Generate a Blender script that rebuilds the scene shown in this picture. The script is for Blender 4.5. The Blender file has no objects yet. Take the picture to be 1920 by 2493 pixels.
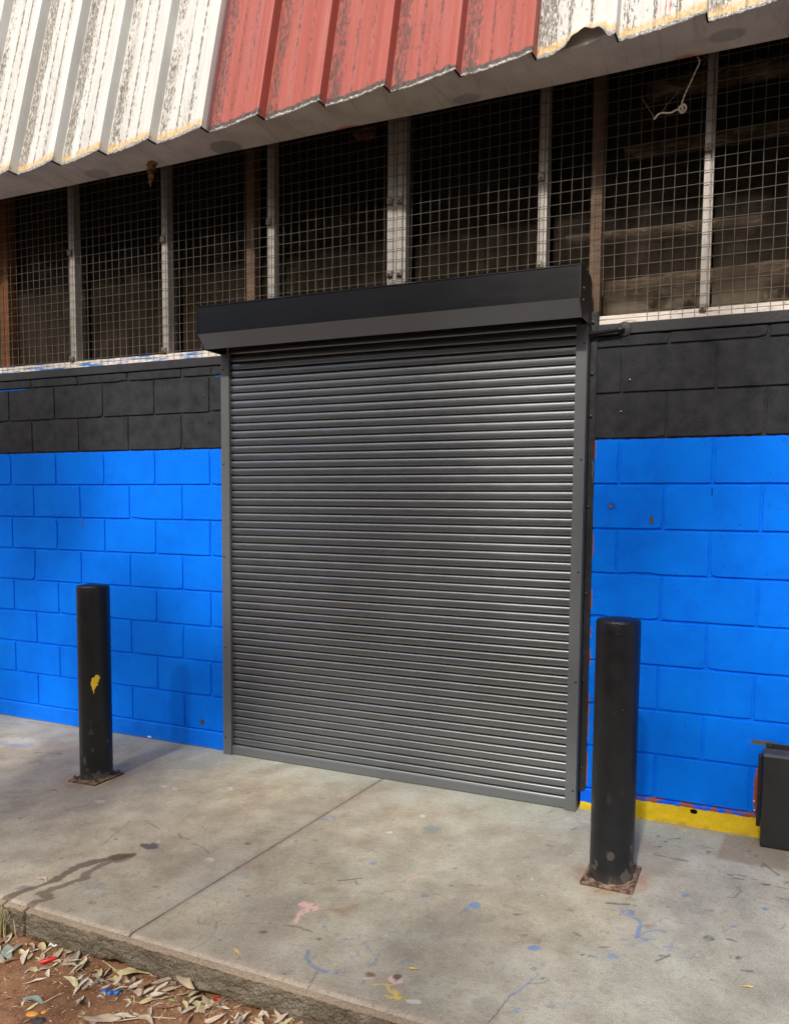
import bpy, bmesh, math, random
import numpy as np
from mathutils import Vector, Matrix, noise as mnoise
R = math.radians
random.seed(11)
RNG = np.random.default_rng(5)
SC = bpy.context.scene
COL = SC.collection

# ------------------------------------------------------------------ helpers
def link(o, parent=None):
    COL.objects.link(o)
    if parent is not None:
        o.parent = parent
        o.matrix_parent_inverse = parent.matrix_world.inverted() if False else Matrix.Identity(4)
    return o

def tag(o, label=None, cat=None, group=None, kind=None):
    if label: o['label'] = label
    if cat: o['category'] = cat
    if group: o['group'] = group
    if kind: o['kind'] = kind
    return o

def empty(name, loc=(0, 0, 0), label=None, cat=None, group=None):
    o = bpy.data.objects.new(name, None)
    o.location = loc
    link(o)
    return tag(o, label, cat, group)

class MB:
    """collects geometry for ONE mesh object"""
    def __init__(s): s.v = []; s.f = []; s.m = []; s.uv = None
    def add(s, verts, faces, mi=0):
        b = len(s.v); s.v += [tuple(p) for p in verts]
        s.f += [tuple(b + i for i in f) for f in faces]; s.m += [mi] * len(faces)
    def box(s, x0, x1, y0, y1, z0, z1, mi=0):
        v = [(x0,y0,z0),(x1,y0,z0),(x1,y1,z0),(x0,y1,z0),(x0,y0,z1),(x1,y0,z1),(x1,y1,z1),(x0,y1,z1)]
        s.add(v, [(0,3,2,1),(4,5,6,7),(0,1,5,4),(1,2,6,5),(2,3,7,6),(3,0,4,7)], mi)
    def prism_x(s, prof, x0, x1, mi=0, caps=True, closed=True):
        n = len(prof)
        v = [(x0, y, z) for y, z in prof] + [(x1, y, z) for y, z in prof]
        f = [(i, (i+1) % n, n + (i+1) % n, n + i) for i in range(n if closed else n-1)]
        if caps: f += [tuple(range(n-1, -1, -1)), tuple(range(n, 2*n))]
        s.add(v, f, mi)
    def prism_z(s, prof, z0, z1, mi=0):
        n = len(prof)
        v = [(x, y, z0) for x, y in prof] + [(x, y, z1) for x, y in prof]
        f = [(i, (i+1) % n, n + (i+1) % n, n + i) for i in range(n)] + [tuple(range(n-1, -1, -1)), tuple(range(n, 2*n))]
        s.add(v, f, mi)
    def tube(s, pts, rad, n=8, mi=0, cap=True):
        pts = [Vector(p) for p in pts]
        rads = rad if isinstance(rad, (list, tuple)) else [rad] * len(pts)
        b = len(s.v); up = Vector((0.31, 0.2, 0.93)).normalized()
        for i, p in enumerate(pts):
            t = (pts[min(i+1, len(pts)-1)] - pts[max(i-1, 0)])
            if t.length < 1e-9: t = Vector((0, 0, 1))
            t.normalize()
            a = t.cross(up)
            if a.length < 1e-3: a = t.cross(Vector((1, 0, 0)))
            a.normalize(); c = t.cross(a)
            for k in range(n):
                w = 2 * math.pi * k / n
                s.v.append(tuple(p + (a * math.cos(w) + c * math.sin(w)) * rads[i]))
        for i in range(len(pts) - 1):
            for k in range(n):
                s.f.append((b+i*n+k, b+i*n+(k+1) % n, b+(i+1)*n+(k+1) % n, b+(i+1)*n+k)); s.m.append(mi)
        if cap:
            s.f.append(tuple(b + k for k in range(n))); s.m.append(mi)
            e = b + (len(pts)-1)*n
            s.f.append(tuple(e + k for k in reversed(range(n)))); s.m.append(mi)
    def lathe(s, prof, c=(0, 0, 0), n=24, mi=0, axis='z'):
        b = len(s.v)
        for r, h in prof:
            for k in range(n):
                w = 2*math.pi*k/n; a, d = r*math.cos(w), r*math.sin(w)
                p = (c[0]+a, c[1]+d, c[2]+h) if axis == 'z' else ((c[0]+a, c[1]+h, c[2]+d) if axis == 'y' else (c[0]+h, c[1]+a, c[2]+d))
                s.v.append(p)
        for i in range(len(prof)-1):
            for k in range(n):
                s.f.append((b+i*n+k, b+i*n+(k+1) % n, b+(i+1)*n+(k+1) % n, b+(i+1)*n+k)); s.m.append(mi)
        s.f.append(tuple(b+k for k in reversed(range(n)))); s.m.append(mi)
        e = b+(len(prof)-1)*n
        s.f.append(tuple(e+k for k in range(n))); s.m.append(mi)
    def build(s, name, mats, parent=None, smooth=False, bevel=0, solid=0, fixn=True):
        me = bpy.data.meshes.new(name)
        me.from_pydata(s.v, [], s.f)
        for m in (mats if isinstance(mats, (list, tuple)) else [mats]): me.materials.append(m)
        if max(s.m or [0]) > 0: me.polygons.foreach_set('material_index', s.m)
        if s.uv:
            ul = me.uv_layers.new(name='UVMap')
            li = np.zeros(len(me.loops), dtype=np.int32); me.loops.foreach_get('vertex_index', li)
            ul.data.foreach_set('uv', np.array(s.uv, dtype=np.float32)[li].ravel())
        if fixn:
            bm = bmesh.new(); bm.from_mesh(me); bmesh.ops.recalc_face_normals(bm, faces=bm.faces); bm.to_mesh(me); bm.free()
        me.validate()
        o = bpy.data.objects.new(name, me); link(o, parent)
        if smooth is not False:
            me.polygons.foreach_set('use_smooth', [True]*len(me.polygons))
            if smooth is not True:
                bm = bmesh.new(); bm.from_mesh(me)
                for e in bm.edges:
                    if len(e.link_faces) == 2 and e.calc_face_angle(0) > R(smooth): e.smooth = False
                bm.to_mesh(me); bm.free()
        if bevel:
            md = o.modifiers.new('bevel', 'BEVEL'); md.width = bevel; md.segments = 2; md.limit_method = 'ANGLE'; md.angle_limit = R(40)
        if solid:
            md = o.modifiers.new('thick', 'SOLIDIFY'); md.thickness = solid; md.offset = 0
        return o

# ------------------------------------------------------------------ node helper
class G:
    def __init__(s, name):
        s.mat = bpy.data.materials.new(name); s.mat.use_nodes = True
        s.nt = s.mat.node_tree; s.nt.nodes.clear()
        s.out = s.nt.nodes.new('ShaderNodeOutputMaterial')
        s._tc = None
    def put(s, sock, v):
        if v is None: return
        if isinstance(v, bpy.types.NodeSocket): s.nt.links.new(v, sock)
        else:
            if sock.type == 'RGBA' and isinstance(v, (tuple, list)) and len(v) == 3: v = (*v, 1)
            if sock.type == 'RGBA' and isinstance(v, (int, float)): v = (v, v, v, 1)
            if sock.type == 'VECTOR' and isinstance(v, (int, float)): v = (v, v, v)
            sock.default_value = v
    def n(s, t, **kw):
        nd = s.nt.nodes.new(t)
        for k, v in kw.items(): setattr(nd, k, v)
        return nd
    def obj(s):
        if s._tc is None: s._tc = s.n('ShaderNodeTexCoord')
        return s._tc.outputs['Object']
    def uv(s):
        if s._tc is None: s._tc = s.n('ShaderNodeTexCoord')
        return s._tc.outputs['UV']
    def sep(s, v):
        nd = s.n('ShaderNodeSeparateXYZ'); s.put(nd.inputs[0], v); return nd.outputs
    def comb(s, x=0, y=0, z=0):
        nd = s.n('ShaderNodeCombineXYZ')
        for i, v in enumerate((x, y, z)): s.put(nd.inputs[i], v)
        return nd.outputs[0]
    def m(s, op, a, b=0.0, c=None, clamp=False):
        nd = s.n('ShaderNodeMath', operation=op, use_clamp=clamp)
        s.put(nd.inputs[0], a); s.put(nd.inputs[1], b)
        if c is not None: s.put(nd.inputs[2], c)
        return nd.outputs[0]
    def vm(s, op, a, b):
        nd = s.n('ShaderNodeVectorMath', operation=op); s.put(nd.inputs[0], a); s.put(nd.inputs[1], b); return nd.outputs[0]
    def noise(s, vec, scale, detail=4, rough=.55, dist=0.0, color=False):
        nd = s.n('ShaderNodeTexNoise'); s.put(nd.inputs['Vector'], vec); nd.inputs['Scale'].default_value = scale
        nd.inputs['Detail'].default_value = detail; nd.inputs['Roughness'].default_value = rough; nd.inputs['Distortion'].default_value = dist
        return nd.outputs['Color' if color else 'Fac']
    def vor(s, vec, scale, feature='F1', rnd=1.0):
        nd = s.n('ShaderNodeTexVoronoi', feature=feature); s.put(nd.inputs['Vector'], vec); nd.inputs['Scale'].default_value = scale
        nd.inputs['Randomness'].default_value = rnd
        return nd.outputs['Distance']
    def st(s, v, lo, hi, a=0.0, b=1.0):
        nd = s.n('ShaderNodeMapRange', interpolation_type='SMOOTHSTEP')
        for i, x in enumerate((v, lo, hi, a, b)): s.put(nd.inputs[i], x)
        return nd.outputs[0]
    def lin(s, v, lo, hi, a=0.0, b=1.0):
        nd = s.n('ShaderNodeMapRange')
        for i, x in enumerate((v, lo, hi, a, b)): s.put(nd.inputs[i], x)
        return nd.outputs[0]
    def mix(s, f, a, b, blend='MIX'):
        nd = s.n('ShaderNodeMix', data_type='RGBA', blend_type=blend)
        s.put(nd.inputs[0], f); s.put(nd.inputs[6], a); s.put(nd.inputs[7], b); return nd.outputs[2]
    def ramp(s, f, stops):
        nd = s.n('ShaderNodeValToRGB'); s.put(nd.inputs[0], f); el = nd.color_ramp.elements
        while len(el) < len(stops): el.new(.5)
        for e, (p, c) in zip(el, stops): e.position = p; e.color = (*c, 1)
        return nd.outputs[0]
    def bump(s, h, dist, strength=1.0, nrm=None):
        nd = s.n('ShaderNodeBump'); s.put(nd.inputs['Height'], h); nd.inputs['Distance'].default_value = dist
        nd.inputs['Strength'].default_value = strength
        if nrm is not None: s.put(nd.inputs['Normal'], nrm)
        return nd.outputs[0]
    def stretch(s, vec, sx, sy, sz): return s.vm('MULTIPLY', vec, (sx, sy, sz))
    def patch(s, a, b, ca, cb, ra, rb, nz, amp=.6):
        """soft-edged blotch of its own shape; nz is a noise value"""
        da = s.m('DIVIDE', s.m('SUBTRACT', a, ca), ra); db = s.m('DIVIDE', s.m('SUBTRACT', b, cb), rb)
        d = s.m('SQRT', s.m('ADD', s.m('MULTIPLY', da, da), s.m('MULTIPLY', db, db)))
        return s.m('ADD', d, s.m('MULTIPLY', s.m('SUBTRACT', nz, .5), amp))
    def done(s, base, rough=.6, nrm=None, metal=0.0, spec=.5, alpha=None, coat=None):
        b = s.n('ShaderNodeBsdfPrincipled')
        s.put(b.inputs['Base Color'], base); s.put(b.inputs['Roughness'], rough); s.put(b.inputs['Metallic'], metal)
        s.put(b.inputs['Specular IOR Level'], spec)
        if nrm is not None: s.put(b.inputs['Normal'], nrm)
        if alpha is not None: s.put(b.inputs['Alpha'], alpha)
        if coat: b.inputs['Coat Weight'].default_value = coat
        s.nt.links.new(b.outputs[0], s.out.inputs[0])
        return s.mat

def simple(name, col, rough=.6, var=.25, scale=30, metal=0, bump=.0006, spec=.5, bscale=None):
    g = G(name); o = g.obj(); nz = g.noise(o, scale, 5)
    c1 = tuple(x*(1-var) for x in col); c2 = tuple(min(1, x*(1+var)) for x in col)
    base = g.ramp(nz, [(.3, c1), (.7, c2)])
    nr = g.bump(g.noise(o, bscale or scale*4, 5), bump) if bump else None
    return g.done(base, g.lin(nz, .3, .7, max(0, rough-.08), min(1, rough+.08)), nr, metal, spec)

M = {}
# --- painted block wall
def wall_mat(name, side):
    g = G(name); o = g.obj(); x, y, z = g.sep(o)
    nz = g.noise(o, 45, 4); fine = g.noise(o, 420, 3, .6); big = g.noise(o, 3.2, 3); mid = g.noise(o, 14, 5)
    edge = g.m('ADD', z, g.m('MULTIPLY', g.m('SUBTRACT', nz, .5), .016))
    blue = g.ramp(g.m('ADD', g.m('MULTIPLY', big, .6), g.m('MULTIPLY', mid, .4)), [(.35, (.0002, .148, .80)), (.5, (.0003, .178, .89)), (.66, (.0004, .205, .93))])
    grain = g.noise(o, 240, 3, .7); black = g.ramp(g.m('ADD', g.m('MULTIPLY', mid, .5), g.m('MULTIPLY', grain, .5)), [(.36, (.018, .0188, .021)), (.62, (.046, .0475, .052))]); blue = g.mix(g.st(grain, .40, .62), g.mix(.32, blue, (.0002, .12, .66)), blue)
    # pinholes of the block face
    pin = g.m('MULTIPLY', g.st(g.vor(o, 85), .26, .14), g.st(g.noise(o, 60, 2), .52, .60))
    blue = g.mix(g.m('MULTIPLY', pin, .6), blue, (.001, .05, .32)); black = g.mix(g.m('MULTIPLY', pin, .7), black, (.008, .008, .008))
    # thin scuffs
    sc = g.st(g.noise(g.stretch(o, 90, 90, 14), 1, 3, .7), .74, .80)
    blue = g.mix(g.m('MULTIPLY', sc, .35), blue, (.02, .07, .16))
    base = g.mix(g.st(edge, 1.697, 1.701), blue, black)
    n3 = g.noise(o, 60, 4)
    grey = (.10, .10, .09); red = (.30, .075, .05)
    if side == 'right':
        # unpainted red oxide at the bottom edge, beside the door frame and beside the steel box
        f = g.m('MULTIPLY', g.st(edge, .110, .100), g.st(x, 2.40, 2.44)); f = g.m('MULTIPLY', f, g.st(g.noise(o, 16, 3), .50, .56))
        base = g.mix(f, base, red)
        f2 = g.m('MULTIPLY', g.st(g.m('ADD', x, g.m('MULTIPLY', g.m('SUBTRACT', n3, .5), .02)), 2.1905, 2.1885), g.st(z, 1.72, 1.68))
        f2 = g.m('MULTIPLY', f2, g.st(g.noise(o, 9, 3), .47, .53)); base = g.mix(f2, base, (.33, .09, .05))
        d = g.patch(x, z, 2.935, .19, .022, .12, n3, .9); base = g.mix(g.st(d, 1.05, .9), base, red)
        d = g.patch(x, z, 2.95, .41, .07, .011, n3, 1.2); base = g.mix(g.st(d, 1.1, .8), base, grey)
        d = g.patch(x, z, 2.267, 1.402, .02, .017, n3, .8); base = g.mix(g.m('MULTIPLY', g.st(d, 1.1, .7), .7), base, (.004, .05, .3))
    else:
        d = g.patch(x, z, -.07, .145, .016, .02, n3, 1.0); base = g.mix(g.st(d, 1.1, .8), base, (.06, .07, .08))
        # thin slips of the older blue paint in a mortar line
        f = g.m('MULTIPLY', g.st(g.m('ABSOLUTE', g.m('SUBTRACT', z, 2.098)), .006, .003), g.m('MAXIMUM', g.st(x, .02, .05), g.st(x, -1.42, -1.5))); base = g.mix(f, base, (.005, .11, .5))
    h = g.m('ADD', g.m('MULTIPLY', fine, .45), g.m('ADD', g.m('MULTIPLY', nz, .5), g.m('MULTIPLY', pin, -.9)))
    nr = g.bump(h, .0022, .8)
    return g.done(base, g.lin(mid, .3, .7, .7, .82), nr, spec=.08)
M['wall_l'] = wall_mat('painted_block_left', 'left'); M['wall_r'] = wall_mat('painted_block_right', 'right')

def plinth_mat():
    g = G('yellow_plinth_paint'); o = g.obj(); x, y, z = g.sep(o)
    n = g.noise(o, 40, 4); n2 = g.noise(o, 12, 4)
    yel = g.ramp(n2, [(.3, (.62, .42, .012)), (.7, (.78, .56, .03))])
    yel = g.mix(g.m('MULTIPLY', g.st(g.noise(o, 70, 3), .66, .72), .6), yel, (.25, .17, .05))
    lim = g.m('ADD', .083, g.m('MULTIPLY', g.m('SUBTRACT', n, .5), .012))
    lim = g.m('SUBTRACT', lim, g.m('MULTIPLY', g.st(x, 2.40, 2.34), .047))
    blue = (.002, .115, .74)
    top = g.mix(g.m('MULTIPLY', g.st(x, 2.40, 2.43), g.st(g.noise(o, 13, 3), .46, .54)), blue, (.30, .085, .06))
    base = g.mix(g.st(g.m('SUBTRACT', z, lim), -.002, .002), yel, top)
    dirt = g.m('MULTIPLY', g.st(z, .03, .0), g.st(n2, .4, .65)); base = g.mix(g.m('MULTIPLY', dirt, .6), base, (.2, .11, .04))
    return g.done(base, .7, g.bump(g.m('ADD', g.noise(o, 160, 4), n), .002), spec=.12)
M['plinth_y'] = plinth_mat()
def plinth_b():
    g = G('blue_plinth_paint'); o = g.obj(); x, y, z = g.sep(o); n2 = g.noise(o, 12, 4); n = g.noise(o, 40, 4)
    base = g.ramp(n2, [(.3, (.0002, .14, .74)), (.7, (.0003, .175, .86))])
    base = g.mix(g.m('MULTIPLY', g.st(g.m('ADD', z, g.m('MULTIPLY', g.m('SUBTRACT', n, .5), .02)), .008, .002), .8), base, (.12, .11, .10))
    return g.done(base, .7, g.bump(g.m('ADD', g.noise(o, 160, 4), n), .002), spec=.12)
M['plinth_b'] = plinth_b()
M['black_conc'] = simple('black_painted_concrete', (.026, .026, .028), .6, .25, 20, 0, .0015, .35)
# --- shutter steel
def steel(name, col, rough=.34, metal=.0, spec=.6, dust=.15):
    g = G(name); o = g.obj(); n = g.noise(g.stretch(o, 2.5, 8, 8), 3, 4); n2 = g.noise(o, 220, 2)
    base = g.mix(g.m('MULTIPLY', g.st(n, .45, .75), dust), col, tuple(c*1.25+.004 for c in col))
    return g.done(base, g.lin(n, .3, .7, rough-.025, rough+.03), None, metal, spec)
M['slat'] = steel('charcoal_shutter_steel', (.265, .28, .295), .345, .95, .5, .06)
M['guide'] = steel('charcoal_guide_steel', (.105, .111, .115), .42, 0, .5)
M['box'] = steel('charcoal_box_steel', (.036, .036, .038), .34, 1.0, .45, .03)
M['bounce_chamfer'] = steel('bounce_lit_grey_steel', (.150, .158, .165), .5, 0, .4, .08)  # lighter grey puts ground reflection into the colour of the box's lower chamfer
M['jamb'] = simple('black_painted_steel', (.018, .018, .020), .42, .3, 25, 0, .0012, .5)
M['screw'] = simple('screw_head', (.05, .052, .054), .35, .2, 80, .4, 0)
M['rubber'] = simple('black_flexible_conduit', (.008, .008, .008), .45, .3, 60, 0, .0004)
M['dark'] = simple('hollow_shade', (.006, .0055, .005), .9, .3, 20, 0, 0, .1)  # near-black colour standing in for shade in hollows
# --- cladding
def clad(name, kind):
    g = G(name); u, v, _ = g.sep(g.uv()); o = g.comb(u, 0, v)
    P = .333
    t = g.m('MULTIPLY', g.m('FRACT', g.m('DIVIDE', g.m('ADD', u, .027+P*20), P)), P)     # metres across one pan
    pan = g.m('FLOOR', g.m('DIVIDE', g.m('ADD', u, .027+P*20), P))
    prnd = g.m('FRACT', g.m('MULTIPLY', g.m('SINE', g.m('MULTIPLY', pan, 12.9898)), 43758.5))
    nb = g.noise(g.stretch(o, 3, 1, .8), 3, 3); nz = g.noise(o, 55, 4)
    if kind == 'white':
        base = g.ramp(g.noise(g.stretch(o, 16, 1, 1.2), 1, 4), [(.3, (.55, .535, .485)), (.5, (.645, .637, .59)), (.72, (.69, .69, .665))])
        lich = (.050, .041, .043)
    else:
        base = g.ramp(g.noise(g.stretch(o, 24, 1, 1.0), 1, 4), [(.28, (.325, .068, .044)), (.48, (.39, .090, .062)), (.66, (.41, .125, .10)), (.82, (.43, .175, .16))])
        sl = g.st(g.noise(g.stretch(o, 120, 1, 9), 1, 2, .7), .70, .75)      # pale scratches
        base = g.mix(g.m('MULTIPLY', sl, .55), base, (.60, .36, .31))
        lich = (.055, .035, .042)
    # grime streaks: strongest just right of each rib, thin along the stiffeners
    s1 = g.m('MULTIPLY', g.st(t, .0, .012), g.st(t, .10, .035))
    s2 = g.m('MAXIMUM', g.st(g.m('ABSOLUTE', g.m('SUBTRACT', t, .135)), .012, .0), g.st(g.m('ABSOLUTE', g.m('SUBTRACT', t, .225)), .014, .0))
    s3 = g.m('MULTIPLY', g.st(t, .31, .25), .62)
    crest = g.st(t, .3315, .3285)
    dens = g.m('MULTIPLY', g.m('ADD', g.m('MULTIPLY', s1, g.lin(prnd, 0, 1, .30, 1.15)), g.m('ADD', g.m('MULTIPLY', s2, .75), s3)), crest)
    dens = g.m('MULTIPLY', dens, g.lin(nb, .3, .7, .55, 1.15))
    speck = g.noise(g.stretch(o, 130, 1, 30), 1, 6, .70, .5)
    th = g.lin(dens, 0, 1, .75 if kind == 'white' else .75, .462 if kind == 'white' else .50)
    f = g.st(g.m('SUBTRACT', speck, th), .0, .035)
    base = g.mix(g.m('MULTIPLY', f, .92), base, lich)
    # soft dirt halo
    base = g.mix(g.m('MULTIPLY', dens, .22), base, (.42, .36, .27) if kind == 'white' else (.26, .09, .08))
    # stiffener shadow line of dirt
    # bottom edge: rust bloom, then lichen-mottled lip
    vb = g.m('ADD', v, g.m('MULTIPLY', g.m('SUBTRACT', g.noise(o, 28, 4), .5), .040))
    notrib = crest
    mott = g.noise(g.stretch(o, 90, 1, 160), 1, 4, .7)
    if kind == 'white':
        rust = g.mix(g.st(nz, .4, .6), (.60, .36, .10), (.66, .50, .27))
        base = g.mix(g.m('MULTIPLY', g.m('MULTIPLY', g.st(vb, .070, .028), g.st(nb, .25, .45)), g.m('MULTIPLY', notrib, .95)), base, rust)
        lip = g.ramp(mott, [(.36, (.07, .065, .055)), (.5, (.30, .29, .26)), (.62, (.68, .67, .62))])
        base = g.mix(g.m('MULTIPLY', g.st(vb, .024, .018), notrib), base, lip)
    else:
        dk = g.ramp(nz, [(.4, (.055, .045, .036)), (.65, (.12, .095, .08))])
        base = g.mix(g.m('MULTIPLY', g.st(vb, .036, .032), notrib), base, dk)
        lip = g.ramp(mott, [(.40, (.07, .06, .05)), (.49, (.34, .31, .28)), (.56, (.70, .66, .60))])
        base = g.mix(g.m('MULTIPLY', g.st(vb, .014, .009), notrib), base, lip)
        ch = g.m('MULTIPLY', s1, g.st(g.noise(g.stretch(o, 60, 1, 9), 1, 4, .6), .53, .57)); base = g.mix(g.m('MULTIPLY', ch, .85), base, (.10, .07, .055))
    if kind == 'white':
        dr = g.m('MULTIPLY', g.st(g.m('ABSOLUTE', g.m('SUBTRACT', u, 2.475)), .045, .02), g.m('MULTIPLY', g.st(v, .045, .09), g.st(v, .40, .10)))
        dr = g.m('MULTIPLY', dr, g.st(g.noise(g.stretch(o, 110, 1, 5), 1, 3), .50, .58)); base = g.mix(g.m('MULTIPLY', dr, .75), base, (.42, .06, .06))
    nr = g.bump(g.m('ADD', g.m('MULTIPLY', f, .5), g.noise(o, 120, 3)), .0012)
    return g.done(base, .55, nr, spec=.35)
M['clad_w'] = clad('weathered_white_cladding', 'white'); M['clad_r'] = clad('weathered_red_cladding', 'red')
def lipm():
    g = G('lichen_grey_flashing'); o = g.obj(); mott = g.noise(g.stretch(o, 80, 40, 60), 1, 5, .7)
    return g.done(g.ramp(mott, [(.36, (.06, .055, .045)), (.5, (.26, .25, .22)), (.62, (.62, .61, .56))]), .7, g.bump(mott, .002))
M['lip'] = lipm()
# --- concrete beam
def beam_mat():
    g = G('weathered_concrete_beam'); o = g.obj(); x, y, z = g.sep(o)
    n = g.noise(o, 6, 5); n2 = g.noise(o, 40, 4); st = g.noise(g.stretch(o, 10, 2.0, 2.0), 2, 4, .6, 1.0)
    base = g.ramp(n, [(.3, (.50, .475, .43)), (.5, (.62, .59, .535)), (.7, (.69, .665, .61))])
    base = g.mix(g.m('MULTIPLY', g.st(st, .5, .72), .35), base, (.33, .295, .26))
    base = g.mix(g.m('MULTIPLY', g.st(g.noise(o, 70, 3), .68, .74), .5), base, (.15, .11, .08))
    for cx, cy, rx, ry in ((.275, -.155, .095, .062), (2.70, -.195, .075, .035), (1.60, -.15, .07, .03), (-.60, -.16, .08, .05)):
        d = g.patch(x, y, cx, cy, rx, ry, n2, .25)
        base = g.mix(g.m('MULTIPLY', g.st(d, 1.05, .8), .75 if cx < 2 and cx > 0 and cx != 1.6 else .5), base, (.23, .235, .255))
    for cx, rx in ((.965, .085), (2.545, .075)):
        d = g.patch(x, y, cx, -.105, rx, .035, n2, .3); base = g.mix(g.m('MULTIPLY', g.st(d, 1.15, .5), .85), base, (.60, .15, .06))
    return g.done(base, .85, g.bump(g.m('ADD', n2, g.noise(o, 150, 4)), .003), spec=.25)
M['beam'] = beam_mat()
# --- window parts
def alu():
    g = G('dull_aluminium'); o = g.obj(); x, y, z = g.sep(o); n = g.noise(g.stretch(o, 40, 40, 6), 1, 4)
    base = g.ramp(n, [(.3, (.27, .243, .212)), (.7, (.38, .35, .312))])
    base = g.mix(g.m('MULTIPLY', g.st(g.noise(o, 60, 4), .6, .7), .4), base, (.17, .13, .10))
    blue = g.m('MULTIPLY', g.st(z, 2.275, 2.255), g.st(x, -.25, -.30)); base = g.mix(g.m('MULTIPLY', blue, g.st(g.noise(o, 18, 2), .40, .50)), base, (.03, .16, .42))
    return g.done(base, .55, g.bump(n, .0006), .25)
M['alu'] = alu()
def sillm():
    g = G('old_white_sill_paint'); o = g.obj(); x, y, z = g.sep(o); n = g.noise(g.stretch(o, 14, 14, 60), 1, 4, .6); n2 = g.noise(o, 9, 3)
    base = g.ramp(n, [(.32, (.40, .31, .24)), (.45, (.66, .60, .53)), (.7, (.74, .69, .63))])
    bl = g.m('MULTIPLY', g.st(g.noise(g.stretch(o, 5, 5, 70), 1, 3), .50, .60), g.st(x, .0, -.15))
    base = g.mix(bl, base, (.03, .20, .52))
    return g.done(base, .6, g.bump(n, .0015))
M['sill'] = sillm()
M['wire'] = simple('dull_galvanised_wire', (.110, .095, .068), .55, .3, 30, .3, 0)
M['bracket'] = simple('dirty_zinc_bracket', (.16, .14, .11), .5, .35, 60, .4, .0006)
M['post_wood'] = simple('brown_dusty_timber', (.125, .080, .054), .8, .3, 9, 0, .0015, .2)
M['post_rust'] = simple('rust_brown_timber', (.135, .055, .022), .8, .3, 6, 0, .0015, .2)
def logm():
    g = G('rough_sawn_old_timber'); o = g.obj(); n = g.noise(g.stretch(o, 6, 30, 30), 1.4, 6, .65, .8); n2 = g.noise(o, 7, 4)
    base = g.ramp(n, [(.34, (.03, .02, .013)), (.5, (.085, .06, .04)), (.64, (.20, .15, .10))])
    base = g.mix(g.st(n2, .48, .62), base, (.045, .033, .024))
    return g.done(base, .9, g.bump(n, .012), spec=.15)
M['log'] = logm()
M['inner'] = simple('dark_inner_board', (.016, .0125, .010), .9, .5, 5, 0, .002, .15)  # near-black brown for the boards of the inner room
def panem():
    g = G('dusty_clear_sheet'); o = g.obj(); x, y, z = g.sep(o)
    n = g.noise(o, 6, 5, .62); n2 = g.noise(g.stretch(o, 30, 30, 5), 1, 4); fl = g.noise(o, 90, 3)
    dust = g.ramp(n2, [(.3, (.040, .028, .018)), (.7, (.085, .062, .043))])
    low = g.st(z, 2.75, 2.2)                                   # dust lies thicker near the sill
    a = g.m('ADD', .075, g.m('ADD', g.m('MULTIPLY', low, .15), g.m('MULTIPLY', g.st(n, .42, .75), .14)))
    a = g.m('ADD', a, g.m('MULTIPLY', g.st(x, -.9, -1.7), .12))
    pr = g.m('MULTIPLY', g.m('MULTIPLY', g.st(z, 2.40, 2.28), g.st(x, 2.15, 2.25)), g.st(n, .35, .5)); a = g.m('ADD', a, g.m('MULTIPLY', pr, .35))
    dust = g.mix(g.m('MULTIPLY', pr, .75), dust, (.22, .175, .125))
    a = g.m('ADD', a, g.m('MULTIPLY', g.st(fl, .72, .78), .25))
    bl = g.m('MULTIPLY', g.st(g.m('ADD', z, g.m('MULTIPLY', g.m('SUBTRACT', n, .5), .10)), 2.285, 2.245), g.st(x, -.15, -.38))
    dust = g.mix(bl, dust, (.035, .14, .30)); a = g.m('MAXIMUM', a, g.m('MULTIPLY', bl, .9))
    return g.done(dust, .35, None, 0, .10, g.m('MINIMUM', a, .95))
M['pane'] = panem()
M['rope'] = simple('pale_cotton_rope', (.62, .56, .44), .85, .2, 150, 0, .0012, .2)
M['twine'] = simple('thin_grey_twine', (.30, .25, .18), .85, .2, 60, 0, 0, .2)
M['mud'] = simple('brown_mud_nest', (.34, .18, .085), .95, .45, 45, 0, .006, .1)
M['rusty'] = simple('rusty_hanger', (.12, .055, .035), .85, .4, 45, 0, .003, .2)
# --- bollards
def bollm():
    g = G('black_bollard_paint'); o = g.obj(); x, y, z = g.sep(o)
    n = g.noise(o, 16, 4); n2 = g.noise(o, 120, 3)
    base = g.ramp(n, [(.3, (.0056, .0064, .0082)), (.7, (.0094, .0104, .0128))])
    scf = g.m('MULTIPLY', g.st(g.noise(g.stretch(o, 1, 1, .6), 22, 2), .59, .64), g.st(z, .42, .10)); base = g.mix(g.m('MULTIPLY', scf, .5), base, (.13, .11, .09))
    sp = g.m('MULTIPLY', g.st(g.vor(o, 26), .055, .03), g.st(g.noise(o, 9, 2), .45, .6)); base = g.mix(g.m('MULTIPLY', sp, .6), base, (.30, .30, .29))
    sk = g.st(g.noise(g.stretch(o, 60, 60, 9), 1, 2, .7), .73, .77); base = g.mix(g.m('MULTIPLY', sk, .25), base, (.16, .16, .16))
    dust = g.m('MULTIPLY', g.st(z, .06, .0), g.st(n, .3, .6)); base = g.mix(g.m('MULTIPLY', dust, .35), base, (.16, .12, .09))
    nr = g.bump(g.m('ADD', g.m('MULTIPLY', n2, .6), g.noise(o, 50, 3)), .0022)
    return g.done(base, g.lin(n, .3, .7, .34, .46), nr, 0, .45)
M['boll'] = bollm()
def platem():
    g = G('rusty_base_plate'); o = g.obj(); n = g.noise(o, 40, 5, .65)
    base = g.ramp(n, [(.36, (.03, .022, .019)), (.47, (.11, .062, .045)), (.6, (.27, .19, .13)), (.7, (.07, .042, .033))])
    return g.done(base, .8, g.bump(n, .003), spec=.3)
M['plate'] = platem()
M['yellow'] = simple('old_yellow_paint', (.78, .50, .02), .5, .08, 60, 0, 0)
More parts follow.
